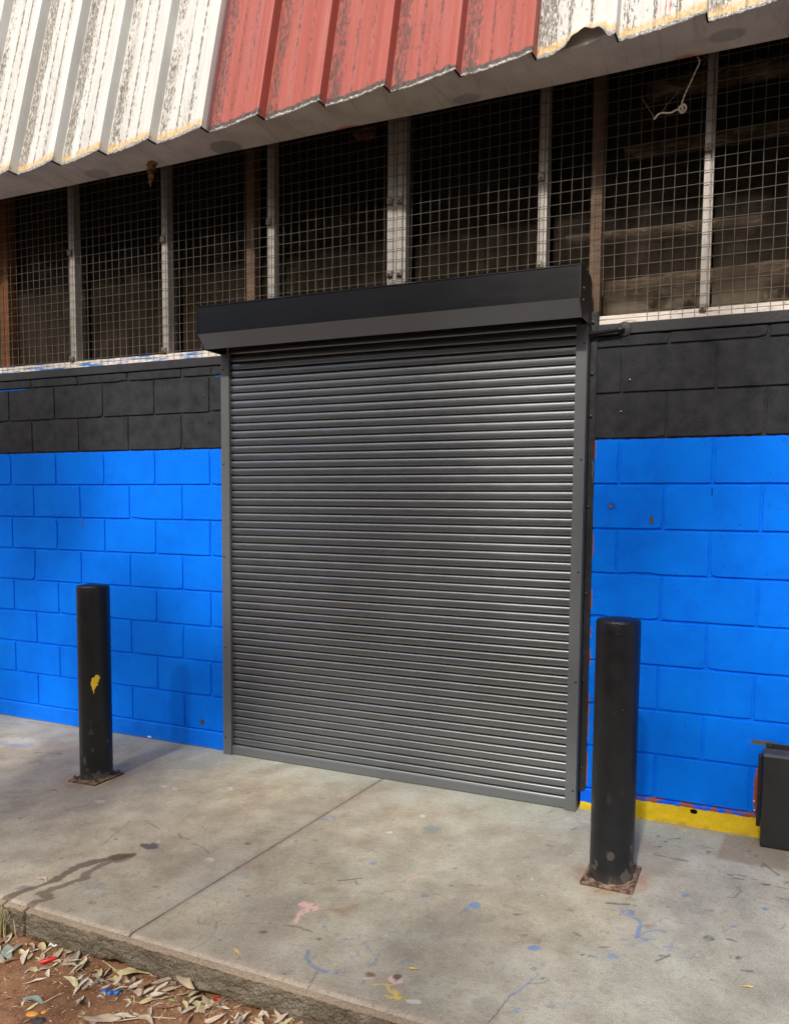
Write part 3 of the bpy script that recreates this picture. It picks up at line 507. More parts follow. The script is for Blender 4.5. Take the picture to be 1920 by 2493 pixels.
# slab top: fine grid carrying the paint and oil marks
STAINS = [('l','wet',0.75,0.036,[(0.517,-1.452),(0.512,-1.44),(0.502,-1.403),(0.521,-1.354),(0.537,-1.316),(0.547,-1.279),(0.532,-1.239),(0.527,-1.188),(0.548,-1.143),(0.581,-1.112),(0.609,-1.075),(0.643,-1.056)]),('l','wet',0.65,0.032,[(0.627,-1.449),(0.619,-1.438),(0.618,-1.404),(0.634,-1.368),(0.586,-1.356),(0.596,-1.32),(0.608,-1.283),(0.624,-1.238),(0.605,-1.205),(0.596,-1.155),(0.613,-1.118),(0.631,-1.08)]),('p','wet',0.6,[(0.565,-1.099),(0.577,-1.062),(0.632,-1.047),(0.659,-1.063),(0.657,-1.101),(0.634,-1.122)]),('p','dark',0.85,[(0.603,-0.992),(0.587,-0.97),(0.628,-0.966),(0.631,-0.95),(0.67,-0.959),(0.682,-0.981),(0.665,-0.999),(0.64,-1.002)]),('b','dark',0.5,(0.796,-1.338),[0.012,0.005,0.01,-0.008]),('b','dark',0.5,(0.909,-1.188),[0.01,0.004,0.007,-0.006]),('b','dark',0.5,(0.486,-1.357),[0.03,0.012,0.016,-0.011]),('b','dark',0.5,(1.249,-1.123),[0.006,0.002,0.004,-0.004]),('b','dark',0.5,(-0.082,-0.991),[0.008,0.004,0.009,-0.006]),('b','dark',0.5,(0.464,-0.983),[0.008,0.003,0.007,-0.006]),('b','dark',0.5,(0.985,-0.823),[0.008,0.003,0.006,-0.007]),('b','dark',0.5,(0.338,-0.966),[0.006,0.002,0.005,-0.004]),('b','teal',0.35,(0.698,-1.26),[0.044,0.017,0.021,-0.015]),('b','teal',0.35,(0.231,-1.001),[0.015,0.006,0.01,-0.006]),('b','teal',0.35,(0.265,-1.042),[0.014,0.006,0.009,-0.006]),('b','teal',0.35,(1.194,-1.099),[0.007,0.003,0.003,-0.004]),('b','teal',0.35,(1.158,-1.067),[0.013,0.005,0.007,-0.008]),('b','teal',0.35,(-0.099,-0.875),[0.008,0.003,0.006,-0.005]),('b','teal',0.35,(0.194,-0.949),[0.006,0.002,0.006,-0.004]),('b','white',0.5,(0.073,-0.748),[0.026,0.011,0.018,-0.014]),('b','white',0.5,(0.509,-0.413),[0.018,0.007,0.017,-0.018]),('b','white',0.5,(0.94,-0.977),[0.017,0.007,0.013,-0.013]),('b','white',0.5,(0.637,-0.937),[0.01,0.004,0.01,-0.009]),('b','white',0.5,(0.199,-0.508),[0.017,0.007,0.011,-0.01]),('b','white',0.5,(0.273,-0.513),[0.016,0.006,0.01,-0.009]),('b','brown',0.35,(-0.357,-0.794),[0.04,0.015,0.022,-0.015]),('b','brown',0.35,(-0.336,-0.854),[0.03,0.012,0.018,-0.011]),('b','brown',0.35,(0.394,-0.926),[0.024,0.009,0.017,-0.015]),('b','brown',0.35,(0.36,-1.216),[0.032,0.012,0.023,-0.016]),('b','brown',0.35,(0.725,-1.177),[0.047,0.018,0.017,-0.014]),('l','dark',0.6,0.004,[(0.462,-1.044),(0.421,-0.949),(0.377,-0.843)]),('l','dark',0.6,0.004,[(0.433,-0.818),(0.551,-0.853)]),('l','dark',0.7,0.005,[(0.66,-0.855),(0.702,-0.883),(0.74,-0.88)]),('l','dark',0.6,0.004,[(0.785,-0.9),(0.845,-0.912),(0.906,-0.941)]),('l','dark',0.5,0.003,[(1.261,-1.273),(1.296,-1.312),(1.311,-1.365),(1.297,-1.418)]),('p','pink',0.95,[(1.443,-1.097),(1.454,-1.077),(1.49,-1.079),(1.54,-1.096),(1.517,-1.115),(1.5,-1.137),(1.508,-1.173),(1.515,-1.194),(1.488,-1.205),(1.487,-1.171),(1.475,-1.147),(1.478,-1.125),(1.458,-1.112)]),('l','rust',0.5,0.02,[(1.56,-1.084),(1.613,-1.084),(1.638,-1.033)]),('b','brown',0.35,(1.598,-1.1),[0.036,0.014,0.013,-0.019]),('b','brown',0.35,(1.363,-0.958),[0.034,0.013,0.018,-0.023]),('b','brown',0.35,(1.507,-0.979),[0.038,0.014,0.011,-0.016]),('b','brown',0.35,(1.612,-1.064),[0.047,0.018,0.017,-0.024]),('l','brown',0.8,0.005,[(1.481,-1.212),(1.534,-1.206),(1.585,-1.214)]),('l','blue',0.75,0.011,[(1.631,-1.293),(1.646,-1.32),(1.676,-1.344),(1.712,-1.354),(1.742,-1.351)]),('b','blue',0.85,(1.767,-1.347),[0.013,0.005,0.004,-0.006]),('l','blue',0.7,0.008,[(1.836,-1.236),(1.849,-1.264),(1.845,-1.285)]),('l','blue',0.5,0.006,[(1.767,-1.203),(1.799,-1.217),(1.817,-1.231)]),('l','blue',0.5,0.004,[(1.688,-1.211),(1.728,-1.199)]),('l','blue',0.35,0.005,[(1.784,-1.335),(1.811,-1.321)]),('b','blue',0.8,(1.704,-1.204),[0.006,0.003,0.003,-0.004]),('b','blue',0.8,(1.14,-0.528),[0.016,0.006,0.008,-0.011]),('b','blue',0.8,(1.16,-0.494),[0.01,0.004,0.008,-0.011]),('b','blue',0.8,(1.535,-0.774),[0.016,0.006,0.006,-0.008]),('b','blue',0.8,(1.826,-0.902),[0.011,0.004,0.005,-0.009]),('b','blue',0.8,(1.859,-0.915),[0.004,0.002,0.002,-0.004]),('b','blue',0.8,(1.991,-0.922),[0.009,0.004,0.003,-0.008]),('b','blue',0.8,(2.008,-0.892),[0.018,0.007,0.007,-0.016]),('b','blue',0.8,(1.194,-1.099),[0.006,0.003,0.004,-0.004]),('b','blue',0.8,(1.772,-1.27),[0.004,0.001,0.004,-0.007]),('b','blue',0.8,(1.785,-1.259),[0.004,0.001,0.003,-0.004]),('b','blue',0.8,(2.056,-1.213),[0.004,0.001,0.002,-0.004]),('b','blue',0.8,(2.067,-1.099),[0.008,0.003,0.003,-0.007]),('b','blue',0.8,(1.606,-1.174),[0.009,0.003,0.003,-0.005]),('b','blue',0.8,(1.863,-1.349),[0.004,0.001,0.003,-0.005]),('b','blue',0.8,(0.846,-0.517),[0.011,0.004,0.007,-0.008]),('b','teal',0.55,(0.907,-0.292),[0.013,0.006,0.015,-0.019]),('b','teal',0.55,(1.617,-0.438),[0.032,0.012,0.014,-0.028]),('b','teal',0.55,(1.166,-1.027),[0.017,0.006,0.007,-0.008]),('p','yellow',0.95,[(1.974,-1.382),(1.978,-1.367),(2.007,-1.363),(2.015,-1.37),(1.988,-1.384)]),('l','yellow',0.8,0.007,[(1.944,-1.376),(1.966,-1.381),(1.979,-1.369)]),('l','yellow',0.8,0.007,[(1.934,-1.341),(1.955,-1.358),(1.976,-1.364)]),('l','yellow',0.8,0.007,[(1.962,-1.348),(1.979,-1.359)]),('l','yellow',0.8,0.007,[(1.895,-1.352),(1.912,-1.344),(1.949,-1.33)]),('l','white',0.95,0.011,[(2.016,-1.375),(2.031,-1.37),(2.05,-1.367)]),('b','brown',0.3,(1.947,-1.304),[0.058,0.022,0.02,-0.035]),('p','pink',0.95,[(1.917,-1.322),(1.919,-1.303),(1.939,-1.29),(1.961,-1.295),(1.97,-1.317),(1.946,-1.329)]),('b','dark',0.9,(1.943,-1.301),[0.012,0.005,0.005,-0.009]),('b','brown',0.9,(1.864,-1.32),[0.017,0.007,0.007,-0.012]),('l','pink',0.9,0.01,[(1.856,-1.338),(1.878,-1.326)]),('l','dark',0.8,0.003,[(1.712,-1.358),(1.725,-1.394),(1.731,-1.42),(1.746,-1.45)]),('l','dark',0.8,0.0035,[(2.272,-1.257),(2.268,-1.302),(2.262,-1.336),(2.252,-1.371)]),('l','rust',0.9,0.006,[(1.709,-0.852),(1.725,-0.819),(1.734,-0.785)]),('l','pink',0.7,0.008,[(1.716,-0.841),(1.738,-0.792)]),('l','rust',0.9,0.005,[(1.676,-0.945),(1.679,-0.928),(1.705,-0.909)]),('l','dark',0.7,0.007,[(1.484,-0.926),(1.511,-0.913),(1.555,-0.884)]),('l','dark',0.7,0.004,[(1.378,-0.986),(1.419,-0.975)]),('l','dark',0.7,0.005,[(1.545,-0.906),(1.566,-0.928)]),('b','dark',0.7,(1.626,-1.233),[0.008,0.003,0.004,-0.005]),('b','dark',0.7,(1.629,-1.395),[0.015,0.006,0.007,-0.009]),('b','dark',0.7,(1.885,-0.809),[0.008,0.003,0.002,-0.005]),('b','dark',0.7,(1.318,-0.859),[0.008,0.003,0.003,-0.004]),('b','dark',0.7,(1.626,-0.644),[0.006,0.003,0.002,-0.005]),('b','dark',0.7,(1.844,-0.698),[0.011,0.004,0.002,-0.006]),('b','dark',0.7,(1.439,-1.267),[0.017,0.007,0.005,-0.006]),('b','dark',0.7,(1.251,-1.122),[0.006,0.003,0.003,-0.004]),('b','dark',0.7,(1.598,-0.621),[0.005,0.002,0.002,-0.004]),('b','dark',0.7,(1.148,-0.734),[0.005,0.002,0.003,-0.004]),('b','dark',0.7,(0.984,-0.823),[0.011,0.004,0.005,-0.006]),('b','dark',0.7,(1.382,-0.833),[0.004,0.001,0.002,-0.003]),('b','dark',0.7,(0.997,-0.344),[0.012,0.005,0.004,-0.004]),('b','white',0.6,(1.52,-0.34),[0.014,0.005,0.008,-0.015]),('b','white',0.6,(1.462,-0.53),[0.013,0.005,0.006,-0.01]),('b','white',0.6,(1.814,-1.081),[0.004,0.001,0.001,-0.003]),('b','white',0.6,(1.761,-1.161),[0.005,0.001,0.002,-0.004]),('b','white',0.6,(0.516,-0.411),[0.013,0.005,0.017,-0.019]),('b','white',0.6,(2.047,-0.726),[0.005,0.002,0.001,-0.004]),('b','white',0.6,(1.682,-0.853),[0.005,0.001,0.002,-0.003]),('b','yellow',0.6,(1.607,-0.538),[0.007,0.003,0.002,-0.005]),('b','yellow',0.6,(1.585,-0.989),[0.006,0.002,0.004,-0.005]),('b','yellow',0.6,(1.867,-0.892),[0.009,0.004,0.004,-0.009]),('b','yellow',0.6,(1.813,-1.026),[0.006,0.002,0.002,-0.004]),('b','blue',0.85,(2.513,-0.748),[0.022,0.008,0.003,-0.017]),('b','blue',0.85,(2.271,-1.038),[0.021,0.008,0.004,-0.013]),('b','blue',0.85,(2.504,-0.99),[0.012,0.004,0.001,-0.009]),('b','blue',0.85,(2.522,-0.992),[0.006,0.003,0.001,-0.007]),('b','blue',0.85,(2.457,-1.012),[0.002,0.001,0.003,-0.012]),('b','blue',0.85,(2.464,-1.009),[0.002,0.0,0.003,-0.012]),('b','blue',0.85,(2.319,-1.104),[0.006,0.002,0.0,-0.003]),('b','blue',0.85,(2.31,-1.303),[0.013,0.004,0.003,-0.007]),('b','blue',0.85,(2.719,-0.884),[0.009,0.003,0.001,-0.005]),('b','blue',0.85,(2.488,-0.788),[0.006,0.002,0.001,-0.004]),('b','blue',0.85,(2.385,-1.114),[0.004,0.001,0.001,-0.003]),('b','blue',0.85,(2.957,-0.556),[0.012,0.005,0.0,-0.009]),('b','blue',0.85,(2.736,-0.733),[0.004,0.001,0.0,-0.004]),('b','blue',0.85,(2.527,-0.896),[0.014,0.006,0.001,-0.005]),('b','blue',0.85,(2.593,-0.875),[0.013,0.004,0.001,-0.008]),('b','blue',0.85,(2.689,-0.568),[0.017,0.006,0.001,-0.013]),('b','blue',0.85,(2.555,-1.234),[0.005,0.003,0.0,-0.003]),('b','blue',0.85,(2.856,-0.699),[0.007,0.002,0.0,-0.006]),('l','blue',0.8,0.01,[(2.53,-0.767),(2.556,-0.777),(2.565,-0.807),(2.563,-0.855),(2.561,-0.874)]),('l','blue',0.8,0.006,[(2.563,-0.869),(2.586,-0.832),(2.605,-0.816),(2.642,-0.807)]),('l','blue',0.7,0.006,[(2.563,-0.873),(2.598,-0.874),(2.619,-0.859)]),('l','blue',0.6,0.004,[(2.533,-0.927),(2.566,-0.903),(2.599,-0.879)]),('l','blue',0.8,0.006,[(2.32,-1.145),(2.311,-1.168),(2.298,-1.206),(2.272,-1.258)]),('l','blue',0.6,0.006,[(2.671,-0.859),(2.676,-0.892)]),('l','blue',0.6,0.005,[(2.651,-0.886),(2.686,-0.881)]),('l','blue',0.5,0.003,[(2.615,-0.885),(2.623,-0.904),(2.648,-0.904)]),('l','blue',0.5,0.004,[(2.705,-0.923),(2.735,-0.917)]),('l','dark',0.4,0.004,[(2.821,-0.744),(2.856,-0.699)]),('b','teal',0.18,(2.388,-1.242),[0.081,0.031,0.007,-0.025]),('b','teal',0.18,(2.663,-0.442),[0.014,0.005,0.001,-0.012]),('b','teal',0.18,(2.646,-0.602),[0.034,0.013,0.002,-0.014]),('b','teal',0.18,(2.552,-0.638),[0.011,0.005,0.001,-0.009]),('b','brown',0.6,(2.261,-1.007),[0.021,0.008,0.005,-0.015]),('b','brown',0.6,(2.592,-0.799),[0.018,0.007,0.002,-0.013]),('b','brown',0.6,(2.326,-0.799),[0.01,0.004,0.003,-0.011]),('b','brown',0.6,(2.771,-0.64),[0.018,0.007,0.0,-0.01]),('b','brown',0.6,(2.389,-1.256),[0.012,0.005,0.002,-0.006]),('b','dark',0.75,(2.224,-0.989),[0.01,0.003,0.002,-0.006]),('b','dark',0.75,(2.779,-0.796),[0.018,0.007,0.001,-0.018]),('b','dark',0.75,(2.301,-1.129),[0.009,0.003,0.002,-0.007]),('b','dark',0.75,(2.649,-0.934),[0.009,0.003,0.001,-0.005]),('b','dark',0.75,(2.446,-1.012),[0.008,0.003,0.002,-0.006]),('b','dark',0.75,(2.421,-1.016),[0.007,0.003,0.001,-0.004]),('b','dark',0.75,(2.873,-0.86),[0.01,0.004,0.0,-0.009]),('b','dark',0.75,(2.847,-0.87),[0.004,0.001,0.0,-0.004]),('b','dark',0.75,(2.471,-0.881),[0.004,0.002,0.001,-0.003]),('b','dark',0.75,(2.581,-0.681),[0.008,0.003,0.001,-0.004]),('b','dark',0.75,(2.529,-0.696),[0.006,0.002,0.001,-0.003]),('b','dark',0.75,(2.932,-0.176),[0.011,0.005,0.0,-0.011]),('b','dark',0.75,(2.903,-0.142),[0.009,0.004,0.0,-0.007]),('b','dark',0.75,(2.747,-0.21),[0.009,0.004,0.0,-0.007]),('b','dark',0.75,(2.745,-0.227),[0.008,0.004,0.0,-0.005]),('b','dark',0.75,(2.539,-0.147),[0.009,0.003,0.001,-0.009]),('b','dark',0.75,(2.568,-0.189),[0.012,0.004,0.001,-0.008]),('b','dark',0.75,(2.551,-0.242),[0.015,0.006,0.001,-0.005]),('b','dark',0.75,(2.952,-0.25),[0.009,0.003,0.0,-0.014]),('b','dark',0.75,(3.032,-0.35),[0.009,0.004,-0.001,-0.011]),('b','dark',0.75,(2.964,-0.388),[0.014,0.006,0.0,-0.008]),('b','dark',0.75,(2.164,-0.891),[0.011,0.004,0.002,-0.005]),('b','dark',0.75,(2.492,-1.078),[0.004,0.002,0.0,-0.004]),('b','dark',0.75,(2.542,-1.057),[0.002,0.001,0.0,-0.002]),('l','dark',0.75,0.008,[(2.433,-0.716),(2.471,-0.708),(2.509,-0.697)]),('l','dark',0.6,0.009,[(2.543,-0.312),(2.603,-0.317),(2.673,-0.32)]),('l','dark',0.75,0.008,[(2.95,-0.22),(2.971,-0.246),(2.988,-0.276),(3.012,-0.302)]),('l','dark',0.7,0.007,[(2.864,-0.352),(2.891,-0.357)]),('l','dark',0.7,0.007,[(2.912,-0.365),(2.932,-0.366)]),('l','dark',0.7,0.007,[(2.95,-0.384),(2.973,-0.387)]),('l','dark',0.7,0.007,[(2.996,-0.388),(3.024,-0.391)]),('l','dark',0.7,0.007,[(2.825,-0.364),(2.843,-0.365)]),('l','dark',0.7,0.007,[(2.844,-0.383),(2.882,-0.383)]),('l','dark',0.7,0.007,[(2.996,-0.463),(3.038,-0.469)]),('l','dark',0.7,0.007,[(2.578,-0.159),(2.626,-0.136)]),('l','dark',0.7,0.007,[(2.18,-0.225),(2.194,-0.203)]),('l','dark',0.7,0.007,[(2.115,-0.393),(2.145,-0.399)]),('l','dark',0.7,0.007,[(2.364,-0.916),(2.392,-0.929)]),('l','dark',0.7,0.007,[(2.459,-0.963),(2.493,-0.951)]),('l','dark',0.7,0.007,[(2.883,-0.916),(2.911,-0.911)]),('l','dark',0.7,0.007,[(2.636,-0.965),(2.671,-0.923)]),('l','dark',0.7,0.007,[(2.837,-0.779),(2.86,-0.779)]),('l','dark',0.7,0.007,[(2.378,-0.665),(2.402,-0.633)]),('l','dark',0.5,0.004,[(2.695,-0.175),(2.741,-0.172),(2.774,-0.174)]),('l','dark',0.6,0.005,[(2.863,-0.445),(2.873,-0.47),(2.852,-0.523),(2.83,-0.526)]),('p','brown',0.5,[(2.809,-0.021),(2.778,-0.249),(2.835,-0.258),(3.05,-0.255),(3.06,-0.071),(2.944,-0.009)]),('b','rust',0.55,(2.42,-0.572),[0.124,0.047,0.016,-0.082]),('b','rust',0.5,(2.527,-0.513),[0.024,0.009,0.009,-0.057]),('b','rust',0.5,(2.305,-0.541),[0.036,0.013,0.012,-0.046]),('b','rust',0.5,(2.45,-0.631),[0.079,0.03,0.004,-0.024]),('b','white',0.6,(2.752,-0.893),[0.007,0.003,0.001,-0.005]),('b','white',0.6,(2.894,-0.189),[0.006,0.002,0.0,-0.006]),('b','white',0.6,(2.221,-0.612),[0.008,0.003,0.001,-0.007]),('b','white',0.6,(2.188,-0.622),[0.005,0.002,0.001,-0.003]),('b','white',0.6,(2.142,-0.661),[0.008,0.003,0.003,-0.009]),('b','white',0.6,(2.919,-0.584),[0.003,0.001,0.0,-0.003]),('b','yellow',0.6,(2.425,-0.937),[0.005,0.002,0.001,-0.004]),('b','yellow',0.6,(2.47,-0.761),[0.007,0.002,0.001,-0.005]),('b','yellow',0.6,(2.369,-0.986),[0.005,0.002,0.001,-0.003]),('b','yellow',0.6,(2.065,-0.327),[0.014,0.005,0.003,-0.007]),('l','rust',0.35,0.03,[(2.51,-0.011),(2.669,-0.009),(2.76,-0.015)]),('b','rust',0.55,(-0.151,-0.576),[0.161,0.065,0.088,-0.069]),('b','teal',0.3,(0.132,-0.22),[0.121,0.049,0.055,-0.055]),('b','teal',0.3,(-0.728,-0.054),[0.151,0.062,0.077,-0.061]),('b','teal',0.3,(0.173,-0.075),[0.047,0.019,0.053,-0.057]),('b','white',0.45,(-1.122,-0.31),[0.088,0.037,0.082,-0.054]),('b','blue',0.4,(-1.167,-0.358),[0.024,0.01,0.039,-0.025]),('b','blue',0.4,(-1.046,-0.352),[0.072,0.029,0.048,-0.032]),('l','blue',0.5,0.012,[(-1.169,-0.252),(-1.059,-0.238),(-0.907,-0.236)]),('l','rust',0.5,0.03,[(-1.437,-0.045),(-1.242,-0.035),(-1.035,-0.017)]),('l','yellow',0.8,0.012,[(-0.105,-0.616),(-0.101,-0.566)]),('b','brown',0.4,(-0.377,-0.809),[0.053,0.021,0.026,-0.017]),('b','brown',0.4,(-0.676,-0.51),[0.037,0.015,0.027,-0.019]),('b','brown',0.4,(-0.806,-0.487),[0.03,0.013,0.022,-0.014]),('b','dark',0.5,(-0.698,-0.377),[0.015,0.006,0.014,-0.01]),('b','dark',0.5,(-0.818,-0.412),[0.02,0.008,0.012,-0.009])]
SCOL = {'wet': (.085, .045, .020), 'dark': (.060, .058, .060), 'blue': (.045, .175, .40), 'pink': (.66, .43, .36), 'yellow': (.66, .47, .09), 'white': (.56, .53, .46),
        'teal': (.105, .20, .235), 'brown': (.17, .105, .06), 'rust': (.29, .165, .09)}
D = .0042
sx = np.concatenate([np.array([-9., -6, -4, -3, -2.4]), np.arange(-2.0, 3.3, D), np.array([3.4, 4, 6, 9.])])
sy = np.arange(-1.425, .06, D)
# nosing: three rows roll the front edge over
me, co = grid_mesh('slab_top', sx, sy, lambda X, Y: -.006*np.clip((-1.412-Y)/.013, 0, 1)**2, M['slab'])
PX, PY = co[:, 0], co[:, 1]
rgb = np.zeros((len(co), 3)); al = np.zeros(len(co)); wet = np.zeros(len(co))
def over(idx, mk, col, a, name):
    m = np.clip(mk, 0, 1)*a
    A = al[idx]; na = m + A*(1-m)
    c = (np.array(col)[None]*m[:, None] + rgb[idx]*(A*(1-m))[:, None])/np.maximum(na, 1e-6)[:, None]
    rgb[idx] = c; al[idx] = na
    if name == 'wet': wet[idx] = np.maximum(wet[idx], m)
GI = np.arange(len(co)).reshape(len(sy), len(sx))
def sub(x0, x1, y0, y1):
    a, b = np.searchsorted(sx, [x0, x1]); c, d = np.searchsorted(sy, [y0, y1])
    return GI[c:d, a:b].ravel()
def segd(px, py, pts):
    d = np.full(px.shape, 9.)
    for (ax, ay), (bx, by) in zip(pts[:-1], pts[1:]):
        vx, vy = bx-ax, by-ay; L = vx*vx+vy*vy+1e-12
        t = np.clip(((px-ax)*vx+(py-ay)*vy)/L, 0, 1); d = np.minimum(d, np.hypot(px-ax-t*vx, py-ay-t*vy))
    return d
def stain(s, jit=1.0):
    kind, cn, a = s[0], s[1], s[2]; a *= {'blue': .74, 'pink': 1, 'yellow': .95}.get(cn, 1); col = np.array(SCOL[cn])*(.85+.3*random.random())
    if kind == 'p':
        pts = s[3]; xs_ = [p[0] for p in pts]; ys_ = [p[1] for p in pts]
        idx = sub(min(xs_)-.03, max(xs_)+.03, min(ys_)-.03, max(ys_)+.03); px, py = PX[idx], PY[idx]
        px2 = px+.012*(fbm(px*60, py*60)-.5); py2 = py+.012*(fbm(px*60+7, py*60+3)-.5)
        ins = np.zeros(len(idx), bool); n = len(pts)
        for i in range(n):
            (ax, ay), (bx, by) = pts[i], pts[(i+1) % n]
            if ay == by: continue
            ins ^= ((ay > py2) != (by > py2)) & (px2 < (bx-ax)*(py2-ay)/(by-ay)+ax)
        d = segd(px2, py2, pts+[pts[0]]); sd = np.where(ins, d, -d); soft = .02 if cn == 'brown' else D*.7
        mk = np.clip(sd/soft+.5, 0, 1)
        if cn in ('pink', 'yellow'): mk = mk*(fbm(px*90, py*90) > .30)
    elif kind == 'l':
        w, pts = s[3]*.5, s[4]; xs_ = [p[0] for p in pts]; ys_ = [p[1] for p in pts]; q = w*3+.02
        idx = sub(min(xs_)-q, max(xs_)+q, min(ys_)-q, max(ys_)+q); px, py = PX[idx], PY[idx]
        k = min(.02, w*1.2+.004)
        px2 = px+k*(fbm(px*45, py*45)-.5); py2 = py+k*(fbm(px*45+7, py*45+3)-.5)
        if cn == 'wet': px2 = px2+.03*(fbm(px*16, py*16)-.5); py2 = py2+.02*(fbm(px*16+4, py*16)-.5)
        d = segd(px2, py2, pts); soft = max(w*.9, D*.6) if cn == 'rust' and w > .008 else D*.7
        ww = w*(.55+.9*fbm(px*25+3, py*25)); mk = np.clip((ww-d)/soft+.5, 0, 1)
        if cn == 'blue': mk = mk*np.clip((fbm(px*50, py*50)-.18)*7, .15, 1)
    else:
        (cx, cy), (ax, ay, bx, by) = s[3], s[4]; q = (abs(ax)+abs(bx), abs(ay)+abs(by))
        idx = sub(cx-q[0]*1.6-.01, cx+q[0]*1.6+.01, cy-q[1]*1.6-.01, cy+q[1]*1.6+.01); px, py = PX[idx], PY[idx]
        det = ax*by-ay*bx or 1e-9; dx, dy = px-cx, py-cy
        u = (dx*by-dy*bx)/det; v = (ax*dy-ay*dx)/det; r = np.hypot(u, v); sz = max(min(q), .004)
        r = r+jit*(.7*(fbm(px*.5/sz+3, py*.5/sz)-.5)+.55*(fbm(px*1.6/sz+3, py*1.6/sz)-.5)); e = min(1., D*.8/sz)
        if cn in ('rust', 'teal') or (cn == 'brown' and max(q) > .04) or (cn == 'white' and max(q) > .08): e = .8
        mk = np.clip((1-r)/e+.5, 0, 1)
        mk = mk*np.clip(.45+(fbm(px*1.1/sz+9, py*1.1/sz)-.35)*2.4, .25, 1)
        if e == .8: mk = mk*(.35+.9*fbm(px*14, py*14))
    if len(idx): over(idx, mk, col, a, cn)
# broad old scuffs first, then the listed marks, then small specks
for _ in range(60):
    x, y = random.uniform(-1.9, 3.2), random.uniform(-1.40, -.02); r = random.uniform(.012, .05)
    stain(('b', random.choice(['brown', 'dark', 'brown', 'white']), random.uniform(.10, .28), (x, y), [r, 0, 0, r*random.uniform(.4, 1)]))
for s in STAINS: stain(s)
for _ in range(900):
    x, y = random.uniform(-1.9, 3.2), random.uniform(-1.42, -.01); r = random.choice([.002, .0025, .003, .004, .006, .009])
    c = random.choice(['dark']*6+['brown']*4+['white']*4+['blue', 'blue', 'teal', 'yellow', 'rust']); an = random.random()*3.14; k = random.uniform(.35, 1)
    stain(('b', c, random.uniform(.3, .75) if r < .007 else random.uniform(.2, .45), (x, y), [r*math.cos(an), r*math.sin(an), -r*k*math.sin(an), r*k*math.cos(an)]), .6)
for _ in range(110):
    x, y = random.uniform(-1.9, 3.2), random.uniform(-1.42, -.01); an = random.gauss(.1, .6); L = random.uniform(.01, .06)
    stain(('l', random.choice(['dark', 'brown', 'dark']), random.uniform(.25, .6), random.uniform(.0025, .005), [(x, y), (x+L*.5*math.cos(an), y+L*.5*math.sin(an)), (x+L*math.cos(an+.25), y+L*math.sin(an+.25))]))
# saw-cut joint across the slab, and the two grime bands beside it
JT = [(1.133, .06), (1.131, -.037), (1.098, -.72), (1.063, -1.44)]
SCOL['cut'] = (.022, .016, .014)
idx = sub(1.0, 1.2, -1.5, .1); d = segd(PX[idx], PY[idx], JT)
over(idx, np.clip((.024-d)/.022, 0, 1)*(.4+fbm(PX[idx]*20, PY[idx]*9)), (.16, .115, .085), .35, '')
over(idx, np.clip((.0038-d)/.003+.3, 0, 1)*(.55+.6*fbm(PX[idx]*30, PY[idx]*16)), SCOL['cut'], .95, '')
at = me.attributes.new('stain', 'FLOAT_COLOR', 'POINT'); at.data.foreach_set('color', np.concatenate([rgb, al[:, None]], 1).astype(np.float32).ravel())
at = me.attributes.new('wet', 'FLOAT', 'POINT'); at.data.foreach_set('value', wet.astype(np.float32))
pave = link(bpy.data.objects.new('pavement', me)); tag(pave, kind='structure')
# eroded front edge of the slab
ex = np.concatenate([np.array([-9., -5, -2]), np.arange(-.2, 2.6, .007), np.array([3.5, 5, 9.])]); et = np.linspace(0, 1, 26)
Xe, Te = np.meshgrid(ex, et); 
und = sum(dp*.9*np.exp(-((Xe-cx)/rx)**2) for cx, rx, dp in HOLES)
H_ = .118 - .55*und + .020*(fbm(Xe*22, Xe*0+2)-.5)
Ze = -.006 - Te**1.15*H_
Ye = -1.425 - .017*np.clip(Te/.09, 0, 1)**.6 + .012*(fbm(Xe*30, Ze*60)-.5)*np.clip(Te*5, 0, 1) + .010*(fbm(Xe*90+5, Ze*140)-.5)*np.clip(Te*5, 0, 1) + .05*np.clip((Te-.80)/.2, 0, 1)**2 + .004*np.exp(-((Ze+.020)/.004)**2)
jx = np.exp(-((Xe-1.062)/.004)**2); Ye = Ye + .006*jx*np.clip(Te*6, 0, 1)*np.clip((.75-Te)*4, 0, 1)
co2 = np.stack([Xe, Ye, Ze], -1); co2[0, :, 1] = -1.425
mb = MB(); nx = len(ex)
mb.v = [tuple(p) for p in co2.reshape(-1, 3)]
for r in range(len(et)-1):
    for c in range(nx-1): mb.f.append((r*nx+c, (r+1)*nx+c, (r+1)*nx+c+1, r*nx+c+1)); mb.m.append(0)
b = len(mb.v)
mb.v += [(-9, -1.3, -.3), (9, -1.3, -.3)]
mb.build('pavement_edge', M['slabface'], pave, smooth=True, fixn=False)

